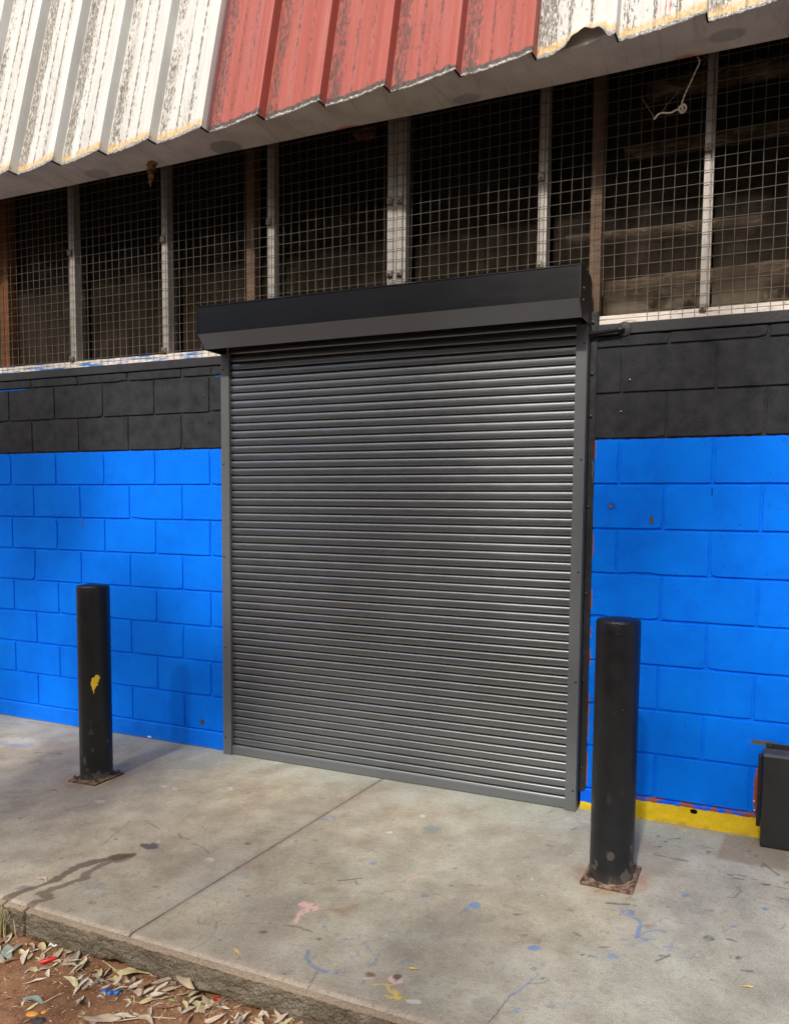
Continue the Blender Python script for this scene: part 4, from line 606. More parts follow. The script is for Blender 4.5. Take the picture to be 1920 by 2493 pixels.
# ------------------------------------------------------------------ block walls
def blocks(name, x0, x1, phase, mat, parent):
    mb = MB(); J = .0046; CH = .0018; DEP = .0078
    def block(a, b, c, d):
        nx = max(2, int((b-a)/.035)); nz = max(2, int((d-c)/.035))
        jt = lambda: random.uniform(-.0011, .0011)
        # outline of the arris, wobbling; chipped here and there
        out = []
        def corner_cut(t): return 0
        ring = []
        for i in range(nx): ring.append((a+(b-a)*i/nx, c, 0, 1))
        for i in range(nz): ring.append((b, c+(d-c)*i/nz, -1, 0))
        for i in range(nx): ring.append((b-(b-a)*i/nx, d, 0, -1))
        for i in range(nz): ring.append((a, d-(d-c)*i/nz, 1, 0))
        n = len(ring); o_, m_, i_ = [], [], []
        chip = random.randrange(n) if random.random() < .35 else -9
        for k, (x, z, dx, dz) in enumerate(ring):
            corner = k in (0, nx, nx+nz, 2*nx+nz)
            sx_ = (1 if x <= a+1e-6 else (-1 if x >= b-1e-6 else 0)); sz_ = (1 if z <= c+1e-6 else (-1 if z >= d-1e-6 else 0))
            e = random.uniform(0, .0016) + (random.uniform(.003, .007) if abs(k-chip) <= 1 else 0) + (random.choice([0, 0, .001, .005]) if corner else 0)
            x2 = x+sx_*e; z2 = z+sz_*e
            o_.append((x2, DEP, z2)); m_.append((x2+sx_*CH*.35, .0012, z2+sz_*CH*.35)); i_.append((x2+sx_*(CH+abs(jt())), 0, z2+sz_*(CH+abs(jt()))))
        base = len(mb.v); mb.v += o_+m_+i_
        for k in range(n):
            q = (k+1) % n
            mb.f.append((base+k, base+q, base+n+q, base+n+k)); mb.f.append((base+n+k, base+n+q, base+2*n+q, base+2*n+k)); mb.m += [0, 0]
        mb.f.append(tuple(base+2*n+k for k in range(n))); mb.m.append(0)
    for k in range(0, 11):
        c = .1+.2*k; d = c+.2 if k < 10 else 2.155
        off = phase if k % 2 == 1 else phase+.2
        i0 = math.floor((x0-off)/.4)-1
        x = off+.4*i0
        while x < x1:
            a, b_ = max(x, x0), min(x+.4, x1)
            if b_-a > .02:
                ra = J if a == x else 0.0; rb = J if b_ == x+.4 else 0.0
                block(a+ra, b_-rb, c+J, d-J)
            x += .4
    # mortar bed behind the faces, slightly uneven, and the body of the wall
    gxs = np.arange(x0, x1+.02, .04); gzs = np.arange(.1, 2.156, .0195)
    b0 = len(mb.v)
    for z in gzs:
        for x in gxs: mb.v.append((min(x, x1), .0060+.0014*random.random(), min(z, 2.155)))
    W = len(gxs)
    for r in range(len(gzs)-1):
        for c in range(W-1): mb.f.append((b0+r*W+c, b0+r*W+c+1, b0+(r+1)*W+c+1, b0+(r+1)*W+c)); mb.m.append(0)
    mb.box(x0, x1, .0090, .19, .1, 2.155)
    return mb.build(name, mat, parent, fixn=False)
def wall(x0, x1, phase, mat, pmat, label, chips=()):
    rt = empty('block_wall', ((x0+x1)/2, .1, 0), label, 'wall'); ox = (x0+x1)/2
    o = blocks('blockwork', x0, x1, phase, mat, rt); o.location = (-ox, -.1, 0)
    mb = MB(); n = 120; prof = []
    xs_ = np.linspace(x0, x1, n)
    top = [.0985+.002*random.random() for _ in xs_]; fy = [-.004-.002*random.random() for _ in xs_]
    v = []
    for x, t, y in zip(xs_, top, fy): v += [(x, .19, -.03), (x, y-.002, -.03), (x, y-.001, .012), (x, y, t-.006), (x, y+.005, t), (x, .19, t)]
    f = [(6*i+j, 6*i+(j+1) % 6, 6*i+6+(j+1) % 6, 6*i+6+j) for i in range(n-1) for j in range(6)] + [(0, 1, 2, 3, 4, 5), tuple(6*(n-1)+j for j in (5, 4, 3, 2, 1, 0))]
    mb.add(v, f); p = mb.build('plinth', pmat, rt); p.location = (-ox, -.1, 0)
    mb = MB(); mb.box(x0, x1, -.002, .19, 2.1565, 2.2045); p = mb.build('concrete_sill', M['black_conc'], rt, bevel=.003); p.location = (-ox, -.1, 0)
    return rt, ox
wl, wlx = wall(-4.0, .150, 0.0, M['wall_l'], M['plinth_b'], 'blue and black painted block wall behind the bollard with the yellow chip')
wr, wrx = wall(2.160, 6.0, 2.2975, M['wall_r'], M['plinth_y'], 'blue and black painted block wall with a yellow plinth, beside the low black box')
def wallbit(name, rt, ox, mat, pts, y=-.0012, th=.0010):
    """a flat irregular chip lying on a wall face"""
    mb = MB(); n = len(pts); mb.add([(x, y, z) for x, z in pts]+[(x, y+th, z) for x, z in pts], [tuple(range(n))]+[(i, i+n, (i+1) % n+n, (i+1) % n) for i in range(n)])
    o = mb.build(name, mat, rt); o.location = (-ox, -.1, 0); return o
def blobpts(cx, cz, rx, rz, n=14, j=.25): return [(cx+rx*math.cos(a)*(1+random.uniform(-j, j)), cz+rz*math.sin(a)*(1+random.uniform(-j, j))) for a in [2*math.pi*k/n for k in range(n)]]
wallbit('paint_chip', wr, wrx, M['bluegrey'], [(2.437, 1.352), (2.442, 1.358), (2.446, 1.366), (2.449, 1.358), (2.455, 1.357), (2.456, 1.338), (2.452, 1.327), (2.445, 1.325), (2.440, 1.333)])
wallbit('bolt_hole', wr, wrx, M['holepink'], blobpts(2.266, 1.402, .0075, .0065)); wallbit('bolt_hole', wr, wrx, M['hole'], blobpts(2.2685, 1.402, .0035, .0045), -.0016)
for x, z in ((2.332, 1.952), (2.297, 1.815)):
    wallbit('bolt_hole', wr, wrx, M['hole'], blobpts(x, z, .0045, .005, 10, .2)); wallbit('paint_chip', wr, wrx, M['paper'], blobpts(x+.001, z+.006, .0022, .003, 8), -.0016)
wallbit('mortar_gap', wr, wrx, M['hole'], [(2.6955, 1.482), (2.6995, 1.482), (2.699, 1.447), (2.696, 1.449)])
wallbit('bolt_hole', wr, wrx, M['hole'], blobpts(2.671, .071, .017, .010, 14, .15), -.0085)
for x, z in ((2.935, .20), (2.92, .115), (2.917, .155)): wallbit('paint_chip', wr, wrx, M['paper'], blobpts(x, z, .003, .004, 8))
for x, z in ((-.002, 1.92), (-.002, 1.985), (.01, 2.13), (.022, 2.14), (.01, 2.12), (-.035, 1.985), (-.005, 1.84), (.05, 1.50), (.06, 1.20), (.06, .60), (-.01, 1.30)):
    wallbit('bolt_hole', wl, wlx, M['hole'] if z > 1.7 else M['bluegrey'], blobpts(x, z, .0035, .0045, 8, .2), -.0012 if z < 2.1 else -.0026)
for pts in ([(-.985, 1.31), (-.980, 1.312), (-.979, 1.25), (-.982, 1.232), (-.986, 1.25)], [(-.388, 1.478), (-.384, 1.474), (-.383, 1.455), (-.387, 1.462)], [(-.725, 1.60), (-.723, 1.60), (-.7235, 1.57)]): wallbit('paint_chip', wl, wlx, M['bluegrey'], pts)
for x in (-.47, -.455): wallbit('paint_chip', wl, wlx, M['paper'], blobpts(x, .012, .007, .006, 9), -.0085)

# ------------------------------------------------------------------ roller shutter
sh = empty('roller_shutter', (1.137, 0, 0), 'closed charcoal roller shutter filling the doorway', 'shutter')
def P(o): o.location = (-1.137, 0, 0); return o
PITCH = .0403; prof = []
sl = [(.0130, .0000), (.0130, .0022), (.0010, .0026), (-.0042, .0034), (-.0076, .0054), (-.0092, .0085), (-.0098, .0140), (-.0099, .0230), (-.0095, .0300), (-.0082, .0336), (-.0048, .0371), (.0014, .0391), (.0125, .0400)]
for k in range(58):
    z0 = .0170+PITCH*k
    for y, z in sl: prof.append((-.022+y, z0+z))
prof = [p for p in prof if p[1] > .040 and p[1] < 2.33]
mb = MB(); NS = 24
xs_ = np.linspace(.160, 2.118, NS+1); npf = len(prof)
for i, x in enumerate(xs_):
    for (y, z) in prof:
        k = int((z-.0170)/PITCH); wob = .0009*math.sin(k*2.7+x*1.9)+.0006*math.sin(x*5.1+k*.6)+.0016*math.exp(-((x-1.45)/.16)**2-((z-.62)/.10)**2)+.0012*math.exp(-((x-.62)/.2)**2-((z-1.15)/.14)**2)
        mb.v.append((x, y+wob, z+.0005*math.sin(x*2.2+k*1.3)))
for i in range(NS):
    for j in range(npf-1): mb.f.append((i*npf+j, (i+1)*npf+j, (i+1)*npf+j+1, i*npf+j+1)); mb.m.append(0)
P(mb.build('curtain', M['slat'], sh, smooth=50, fixn=False))
mb = MB(); mb.prism_x([(-.002, .002), (-.034, .002), (-.036, .006), (-.036, .046), (-.032, .0495), (-.002, .0495)], .162, 2.115); P(mb.build('bottom_rail', M['guide'], sh, bevel=.001))
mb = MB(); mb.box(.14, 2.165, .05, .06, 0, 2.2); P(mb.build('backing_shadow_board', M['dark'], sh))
def guide(xa, xb, yf, inner):
    w = .0022; mb = MB()
    if inner > 0: pr = [(xa, -.001), (xa, yf), (xb, yf), (xb, yf+.018), (xb-w, yf+.018), (xb-w, yf+w), (xa+w, yf+w), (xa+w, -.001)]
    else: pr = [(xb, -.001), (xb, yf), (xa, yf), (xa, yf+.018), (xa+w, yf+.018), (xa+w, yf+w), (xb-w, yf+w), (xb-w, -.001)]
    mb.prism_z(pr, .0008, 2.199); g_ = P(mb.build('guide_rail', M['guide'], sh, bevel=.0012))
    xs = xa+.015 if inner > 0 else xb-.015
    for z in (.098, .603, 1.105, 1.608, 2.116):
        mb = MB(); mb.lathe([(.0052, 0), (.0050, -.0016), (.0034, -.0028), (.001, -.0031)], (xs, yf, z), 12, axis='y'); mb.build('screw', M['screw'], g_, smooth=True)
guide(.123, .178, -.045, 1); guide(2.098, 2.150, -.049, -1)
# canopy box
X0, X1 = .128, 2.151; YF = -.205
mb = MB(); mb.prism_x([(YF, 2.2590), (YF, 2.3905), (-.003, 2.3905), (-.003, 2.389), (YF+.0015, 2.389), (YF+.0015, 2.2590)], X0+.001, X1-.001, caps=True, closed=True)
bx = P(mb.build('shutter_box', M['box'], sh))
mb = MB(); mb.prism_x([(-.146, 2.2035), (-.149, 2.1955), (-.157, 2.1935), (YF-.0004, 2.2580), (YF+.0012, 2.2584), (-.1565, 2.1952), (-.1500, 2.197), (-.1475, 2.2040)], X0+.001, X1-.001); mb.build('lower_chamfer', M['bounce_chamfer'], bx)  # box chamfer, its ground reflection painted as lighter grey
mb = MB(); mb.prism_x([(-.003, 2.3915), (YF-.0022, 2.3915), (YF-.0022, 2.3955), (YF+.012, 2.4045), (-.003, 2.4045)], X0, X1); mb.build('lid', M['box'], bx, bevel=.001)
capm = simple('dark_box_end_cap', (.014, .013, .013), .5, .2, 20, 0, .0004, .4)
for xa, xb in ((X0-.003, X0+.0005), (X1-.0005, X1+.003)):
    mb = MB(); mb.prism_x([(-.002, 2.197), (-.156, 2.1905), (YF-.003, 2.2575), (YF-.003, 2.394), (YF+.010, 2.4065), (-.03, 2.4065), (-.002, 2.385)], xa, xb)
    ec = mb.build('end_cap', capm, bx)
    if xb > 1:
        for y, z in ((-.155, 2.315), (-.157, 2.265)):
            mb = MB(); mb.lathe([(.0042, 0), (.0036, .002), (.001, .003)], (xb, y, z), 10, axis='x'); P_ = mb.build('rivet', M['alu'], bx, smooth=True)

jb = empty('steel_jamb', (2.167, 0, 0), 'narrow black painted steel strip between shutter and block wall', 'door frame')
mb = MB(); mb.prism_z([(2.1525, .10), (2.1525, -.004), (2.156, -.0055), (2.180, -.0055), (2.1845, -.003), (2.1845, .10)], .083, 2.262); o = mb.build('frame_strip', M['jamb'], jb, bevel=.001); o.location = (-2.167, 0, 0)
for z in (.195, .604, 1.004, 1.398, 1.803, 1.99, 2.215):
    mb = MB(); mb.lathe([(.0095, 0), (.0095, -.0018), (.0062, -.002), (.0058, -.0062), (.003, -.008)], (2.163, -.0055, z), 12, axis='y'); o = mb.build('bolt', M['jamb'], jb, smooth=40); o.location = (-2.167, 0, 0)
mb = MB(); mb.tube([(2.179+.002*math.sin(i), -.006, 1.50+.0095*i) for i in range(12)], [.0012+.0028*math.sin(i/11*3.1) for i in range(12)], 6); o = mb.build('sealant_bead', M['bracket'], jb, smooth=True); o.location = (-2.167, 0, 0)

cd = empty('flexible_conduit', (2.23, -.02, 2.165), 'short black ribbed conduit running from the shutter box into the wall', 'conduit')
mb = MB(); pts = []; rad = []
for i in range(70):
    t = i/69; pts.append((2.153+.135*t, -.024+.004*math.sin(t*3), 2.160+.010*t)); rad.append(.0098 if i % 2 else .0086)
for i in range(1, 8):
    t = i/7; pts.append((2.288+.016*math.sin(t*1.4), -.024+.030*t, 2.1700+.0004*i)); rad.append(.0098 if i % 2 else .0086)
mb.tube(pts, rad, 12); o = mb.build('ribbed_tube', M['rubber'], cd, smooth=40); o.location = (-2.23, .02, -2.165)
mb = MB(); mb.lathe([(.034, 0), (.030, -.003), (.018, -.006), (.012, -.007)], (2.302, -.001, 2.176), 18, axis='y'); o = mb.build('wall_seal', M['black_conc'], cd, smooth=True); o.location = (-2.23, .02, -2.165)

# ------------------------------------------------------------------ windows: sill, mesh, mullions, panes
def sill(x0, x1, label):
    mb = MB(); mb.prism_x([(.060, 2.2055), (.006, 2.2055), (.006, 2.2225), (.010, 2.2235), (.010, 2.2265), (.007, 2.2275), (.007, 2.240), (.012, 2.2435), (.060, 2.2455)], x0, x1)
    return tag(mb.build('window_sill', M['sill'], None, bevel=.0008), label, 'sill')
sill(-4.0, .105, 'chipped white sill with blue paint smears under the mesh'); sill(2.188, 6.0, 'clean pinkish white sill under the mesh beside the conduit')
def screen(xa, xb, label):
    mb = MB(); rr = .00128
    for k in range(math.ceil(xa/.05), math.floor(xb/.05)+1):
        x = .05*k; z0 = 2.206 if not (.10 < x < 2.17) else 2.41
        if 2.17 < x < 2.38: z0 = 2.325+.01*math.sin(k*2.)
        a = [random.uniform(-.0019, .0019) for _ in range(8)]
        mb.tube([(x+a[i], -.0022, z0+(3.52-z0)*i/7) for i in range(8)], rr, 6)
    for k in range(45, 71):
        z = .05*k; s = xa; e = xb
        segs = [(xa, xb)]
        if z < 2.33: segs = [(xa, min(xb, .10)), (max(xa, 2.36), xb)]
        elif z < 2.405: segs = [(xa, min(xb, .125)), (max(xa, 2.175), xb)]
        for s, e in segs:
            if e-s < .02: continue
            n = max(2, int((e-s)/.25)); mb.tube([(s+(e-s)*i/n, .0014, z+random.uniform(-.0019, .0019)) for i in range(n+1)], rr, 6)
    return tag(mb.build('wire_mesh_screen', M['wire'], None, smooth=True, fixn=False), label, 'mesh screen', 'welded mesh over the high window')
screen(-4.2, 1.157, 'square welded wire mesh over the window bays by the mud nest'); screen(1.166, 4.2, 'square welded wire mesh over the window bays by the dangling rope')
MUL = [(-1.785, .040, (), 'pale metal mullion beside the rust brown post'),
       (-1.060, .040, (2.885, 2.262), 'pale metal mullion beside the rust brown edge, bracket halfway up'),
       (-.337, .040, (2.878, 2.266), 'pale metal mullion standing under the mud nest, blue paint at its foot'),
       (.389, .041, (2.880,), 'pale metal mullion rising from the shutter box beside the brown timber post'),
       (1.110, .049, (2.886, 2.540), 'paired pale metal mullion at the meeting of two meshes, nearer the rusty hanger'),
       (1.164, .047, (2.885, 2.538), 'paired pale metal mullion at the meeting of two meshes, farther from the rusty hanger'),
       (1.890, .041, (2.886, 2.500), 'pale metal mullion over the shutter box with a bolt midway'),
       (2.617, .039, (2.897, 2.246), 'pale metal mullion next to the dangling rope'),
       (3.343, .040, (), 'pale metal mullion beyond the low black box')]
for x, w, br, lab in MUL:
    z0 = 2.246; rt = empty('mullion', (x+w/2, .02, z0), lab, 'mullion', 'pale mullions behind the wire mesh')
    mb = MB(); a, b = 0-w/2, w/2; c = a+w*.64
    mb.prism_z([(a, .03), (a, -.012), (c, -.012), (c, -.004), (c+.004, -.004), (c+.004, -.012), (b, -.010), (b, .03)], 0, 3.60-z0)
    mb.build('bar', M['alu'], rt, bevel=.0008)
    for z in br:
        mb = MB(); zz = z-z0; cx = a+w*.36
        mb.box(cx-.015, cx+.015, -.0245, -.0125, zz-.020, zz+.012); k = mb.build('bracket', M['bracket'], rt, bevel=.004)
        mb = MB(); mb.lathe([(.0062, 0), (.006, -.004), (.002, -.0055)], (cx, -.0245, zz-.006), 8, axis='y'); mb.build('bolt', M['bracket'], k, smooth=30)
for x0, x1, m_, lab in ((.212, .266, 'post_wood', 'brown timber post behind the mesh near the grey oval stain'), (2.124, 2.175, 'post_wood', 'brown timber post behind the mesh at the end of the shutter box'), (-1.74, -1.662, 'post_rust', 'rust brown timber post at the edge of the mesh')):
    mb = MB(); mb.box(x0, x1, .052, .10, 2.246, 3.60); mb.box(x0+.035, x0+.039, .049, .0525, 2.246, 3.60)
    tag(mb.build('timber_post', M[m_], None, bevel=.002), lab, 'post')
PB = [(-4.0, -1.745), (-1.66, -1.04), (-1.02, -.32), (-.297, .21), (.268, 1.11), (1.21, 1.89), (1.935, 2.122), (2.178, 2.617), (2.66, 3.34), (3.39, 6.0)]
PL = ['dusty brown window pane past the rust brown post', 'dusty window pane beside the rust brown post', 'dusty window pane with a blue lower edge under the mud nest', 'dusty window pane beside the box end and brown post', 'dark window pane behind the rusty hanger', 'dark window pane over the middle of the shutter box, next to the paired mullions', 'narrow dark window pane squeezed between mullion and brown post', 'dirty window pane with old timber showing behind the rope', 'dirty window pane with old timber showing, above the low black box', 'dirty window pane beyond the last mullion']
for (a, b), l in zip(PB, PL):
    mb = MB(); mb.box(a, b, .112, .115, 2.246, 3.60); tag(mb.build('window_pane', M['pane'], None), l, 'window pane', 'dusty panes behind the mesh')
# old rough timbers inside
def log(x0, x1, z, h, y, label, tilt=0.0):
    mb = MB(); n = 40; k = 10
    for i in range(n+1):
        x = x0+(x1-x0)*i/n
        for j in range(k):
            a = 2*math.pi*j/k; q = mnoise.noise(Vector((x*5, math.cos(a)*1.5, math.sin(a)*1.5+z)))
            sq = 1/max(abs(math.cos(a)), abs(math.sin(a)))**.6
            mb.v.append((x, y+.035*math.cos(a)*sq+.008*q, z+tilt*(x-x0)+h*.5*math.sin(a)*sq*(1+.35*q)))
    for i in range(n):
        for j in range(k): mb.f.append((i*k+j, i*k+(j+1) % k, (i+1)*k+(j+1) % k, (i+1)*k+j)); mb.m.append(0)
    mb.f.append(tuple(range(k))); mb.m.append(0); mb.f.append(tuple(n*k+j for j in reversed(range(k)))); mb.m.append(0)
    return tag(mb.build('old_timber', M['log'], None, smooth=True), label, 'timber', 'rough timbers stacked behind the pane')
log(2.345, 4.0, 3.275, .10, .175, 'rough split timber lying high behind the rope'); log(2.25, 4.0, 3.02, .055, .18, 'thin rough timber at mid height behind the rope')
log(1.98, 2.85, 2.66, .055, .185, 'splintered timber behind the lower half of the pane', -.02); log(2.18, 4.0, 2.405, .11, .175, 'pale broken timber just above the white sill')
# dark room
mb = MB()
mb.box(-4.0, 6.0, 1.60, 1.70, 2.0, 3.70); mb.box(-4.1, -4.0, .19, 1.7, 2.0, 3.7); mb.box(6.0, 6.1, .19, 1.7, 2.0, 3.7); mb.box(-4.1, 6.1, -.105, 1.7, 3.62, 3.72); mb.box(-4.1, 6.1, .0605, 1.7, 2.05, 2.204); mb.box(.15, 2.16, .061, 1.7, 0, 2.05); mb.box(.15, 2.16, .006, .0600, 2.21, 2.2455)
tag(mb.build('inner_room', M['inner'], None), 'dark room seen dimly through the mesh and panes', 'room')

# ------------------------------------------------------------------ concrete beam and cladding
SL = .20; LN = math.sqrt(1+SL*SL); UPV = Vector((0, SL, 1)).normalized(); NV = Vector((0, -1, SL)).normalized()
PR = .333; RIBH = .046
def pan_h(t):
    return float(np.interp(t, [0, .05, .12, .20, .28, .325], [0, .002, .009, .021, .037, .046]))
def pan_profile():
    # t measured from the foot of a rib's flank rightwards across the pan to the next crest
    p = [(0.0, 0.0), (.012, .0)]
    for c in (.030, .085, .135, .225, .285): p += [(c-.005, pan_h(c-.005)), (c-.002, pan_h(c)+.003), (c+.002, pan_h(c)+.003), (c+.005, pan_h(c+.005))]
    p += [(.318, RIBH-.001), (.325, RIBH), (.3285, RIBH*.96), (.3315, RIBH*.5), (.3325, .002)]
    return p
mb = MB(); v = []
xs_ = [-5.0]+[-.027+PR*i+t for i in range(-9, 13) for t in (.0, .05, .12, .20, .28, .325, .3318)]+[7.0]
n = len(xs_)
for x in xs_:
    w = .0015*math.sin(x*3.1)+.001*math.sin(x*8.3)
    t = (x+.027+PR*20) % PR; h = pan_h(t) if t < .3255 else pan_h(.325)*(1-(t-.325)/.008)
    if abs(t-PR) < .0004: h = 0
    v += [(x, -.185-h, 3.70), (x, -.2905-h, 3.195), (x, -.2865-h, 3.188+w), (x, -.118, 3.188+w), (x, -.1115, 3.194), (x, -.1115, 3.70)]
f = [(6*i+j, 6*i+(j+1) % 6, 6*i+6+(j+1) % 6, 6*i+6+j) for i in range(n-1) for j in range(6)] + [(0, 1, 2, 3, 4, 5), tuple(6*(n-1)+j for j in (5, 4, 3, 2, 1, 0))]
mb.add(v, f); tag(mb.build('concrete_beam', M['beam'], None, smooth=30), 'long grey concrete beam under the ribbed cladding', 'beam')
def cladding(xa, xb, mat, label, torn=None):
    """xa, xb: pan indices; pan i starts at x = -.027 + .333 i (right foot of a rib)"""
    rt = empty('cladding_sheet', (-.027+PR*(xa+xb)/2, -.3, 3.19), label, 'cladding'); mb = MB(); mb.uv = []
    prof = []
    for i in range(xa, xb): prof += [(-.027+PR*i+t, h) for t, h in pan_profile()]
    x_ = []
    for (a, ha), (b, hb) in zip(prof[:-1], prof[1:]):
        k = max(1, int((b-a)/.012))
        for j in range(k): x_.append((a+(b-a)*j/k, ha+(hb-ha)*j/k))
    x_.append(prof[-1])
    vs = list(np.arange(0, .13, .010)) + list(np.arange(.14, 1.75, .06))
    for vv in vs:
        for x, h in x_:
            v2 = vv; hh = h
            rg = .004*mnoise.noise(Vector((x*16, 0, 0)))+.003*mnoise.noise(Vector((x*55, 3, 0)))
            if True: v2 = vv+rg*max(0, 1-vv/.02)
            if torn and torn[0] < x < torn[1]:
                t = (x-torn[0])/(torn[1]-torn[0]); bmp = (math.sin(min(1, t/.62)*math.pi/2)**1.5 if t < .62 else math.cos((t-.62)/.38*math.pi/2)**.8)
                bmp *= 1+.13*math.sin(t*23)
                k = max(0, 1-vv/.12)
                v2 += .046*bmp*k; hh += .034*bmp*k**2.2*(1+.25*math.sin(t*17))
            p = Vector((x, -.3-hh, 3.176))+UPV*v2+Vector((0, .0016*mnoise.noise(Vector((x*3, vv*2, 1))), 0))
            mb.v.append(tuple(p)); mb.uv.append((x, vv))
    W = len(x_)
    for r in range(len(vs)-1):
        for c in range(W-1): mb.f.append((r*W+c, r*W+c+1, (r+1)*W+c+1, (r+1)*W+c)); mb.m.append(0)
    o = mb.build('ribbed_panel', mat, rt, smooth=25, solid=.0014, fixn=False); o.location = -rt.location
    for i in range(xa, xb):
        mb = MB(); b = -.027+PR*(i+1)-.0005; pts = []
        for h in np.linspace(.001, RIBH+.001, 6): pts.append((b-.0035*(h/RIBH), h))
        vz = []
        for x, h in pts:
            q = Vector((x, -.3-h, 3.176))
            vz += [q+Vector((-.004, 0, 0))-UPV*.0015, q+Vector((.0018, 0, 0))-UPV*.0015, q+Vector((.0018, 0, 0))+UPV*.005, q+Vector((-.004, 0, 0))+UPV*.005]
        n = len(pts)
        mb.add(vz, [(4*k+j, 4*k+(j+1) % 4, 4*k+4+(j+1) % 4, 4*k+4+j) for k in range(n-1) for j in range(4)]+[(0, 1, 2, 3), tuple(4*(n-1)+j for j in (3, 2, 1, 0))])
        o = mb.build('lap_shade_strip', M['dark'], rt); o.location = -rt.location  # solid dark strip painting the shade of the slit below the rib flank
    return rt
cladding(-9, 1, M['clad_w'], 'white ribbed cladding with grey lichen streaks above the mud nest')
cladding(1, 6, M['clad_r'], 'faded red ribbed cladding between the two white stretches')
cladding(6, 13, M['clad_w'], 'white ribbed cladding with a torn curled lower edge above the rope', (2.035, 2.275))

# ------------------------------------------------------------------ small things on the beam
mb = MB(); pts = []; rad = []
for i in range(22):
    t = i/21; pts.append((-.205-.018*t+.004*math.sin(i*1.7), -.165+.004*math.sin(i), 3.188-.118*t)); rad.append((.018*(1-t)**.8+.0035)*(1+.25*math.sin(i*2.1)))
rad[0] = .024
mb.tube(pts, rad, 10); o = mb.build('mud_nest', M['mud'], None, smooth=True)
for v_ in o.data.vertices:
    q = mnoise.noise(v_.co*70)*.005; v_.co += Vector((q, q*.6, 0))
tag(o, 'narrow brown mud nest hanging from the concrete beam', 'nest')
mb = MB(); pts = [(.915+.11*i/13+.004*math.sin(i*3), .022, 3.232+.012*math.sin(i*1.9)) for i in range(14)]
mb.tube(pts, [.016+.006*math.sin(i*2.3) for i in range(14)], 8); mb.tube([(.93, .02, 3.25), (.98, .02, 3.262), (1.03, .02, 3.255)], [.008, .012, .010], 8); mb.tube([(.97, .025, 3.24), (.97, .03, 3.40)], .004, 6)
tag(mb.build('rusty_hanger', M['rusty'], None, smooth=True), 'rusty bent metal hanger behind the mesh below the orange spray mark', 'hanger')
rp = empty('dangling_rope', (2.585, -.075, 3.19), 'frayed pale knotted rope dangling from the beam edge', 'rope')
def rope(name, pts, r, mat, strands=2):
    mb = MB(); 
    # catmull through the points
    P4 = [Vector(p) for p in pts]; sm = []
    for i in range(len(P4)-1):
        p0, p1, p2, p3 = P4[max(i-1, 0)], P4[i], P4[i+1], P4[min(i+2, len(P4)-1)]
        for k in range(8):
            t = k/8; sm.append(.5*((2*p1)+(p2-p0)*t+(2*p0-5*p1+4*p2-p3)*t*t+(3*p1-p0-3*p2+p3)*t**3))
    sm.append(P4[-1])
    for s in range(strands):
        off = []
        for i, p in enumerate(sm):
            a = i*.55+s*2*math.pi/strands; off.append(p+Vector((math.cos(a), .5*math.sin(a), .4*math.sin(a)))*r*.75*(strands > 1))
        mb.tube(off, r, 7)
    o = mb.build(name, mat, rp, smooth=True); o.location = -rp.location; return o
Y_ = -.108
rope('cord', [(2.583, Y_+.01, 3.200), (2.593, Y_, 3.169), (2.578, Y_, 3.135), (2.561, Y_, 3.098), (2.549, Y_, 3.074), (2.538, Y_, 3.050), (2.529, Y_, 3.022), (2.524, Y_, 3.006)], .0022, M['rope'])
rope('knot', [(2.524, Y_, 3.010), (2.538, Y_-.006, 3.013), (2.547, Y_-.004, 3.000), (2.538, Y_, 2.987), (2.526, Y_+.002, 2.990), (2.519, Y_-.004, 3.001), (2.526, Y_-.010, 3.006), (2.534, Y_-.008, 2.999), (2.530, Y_-.004, 2.990)], .0042, M['rope'], 1)
rope('cord', [(2.520, Y_, 3.002), (2.505, Y_, 3.000), (2.490, Y_, 2.994), (2.472, Y_, 2.995), (2.453, Y_, 2.999), (2.436, Y_, 2.996), (2.420, Y_, 2.980)], .0030, M['rope'])
rope('twine', [(2.447, Y_, 2.999), (2.470, Y_+.004, 3.030), (2.512, Y_+.01, 3.078)], .0009, M['twine'], 1)
rope('twine', [(2.420, Y_, 2.986), (2.405, Y_, 3.010), (2.366, Y_+.01, 3.080)], .0009, M['twine'], 1)
rope('hook', [(2.583, Y_+.006, 3.196), (2.603, Y_+.004, 3.197), (2.621, Y_+.004, 3.182), (2.618, Y_, 3.163), (2.606, Y_, 3.152)], .0016, M['rusty'], 1)

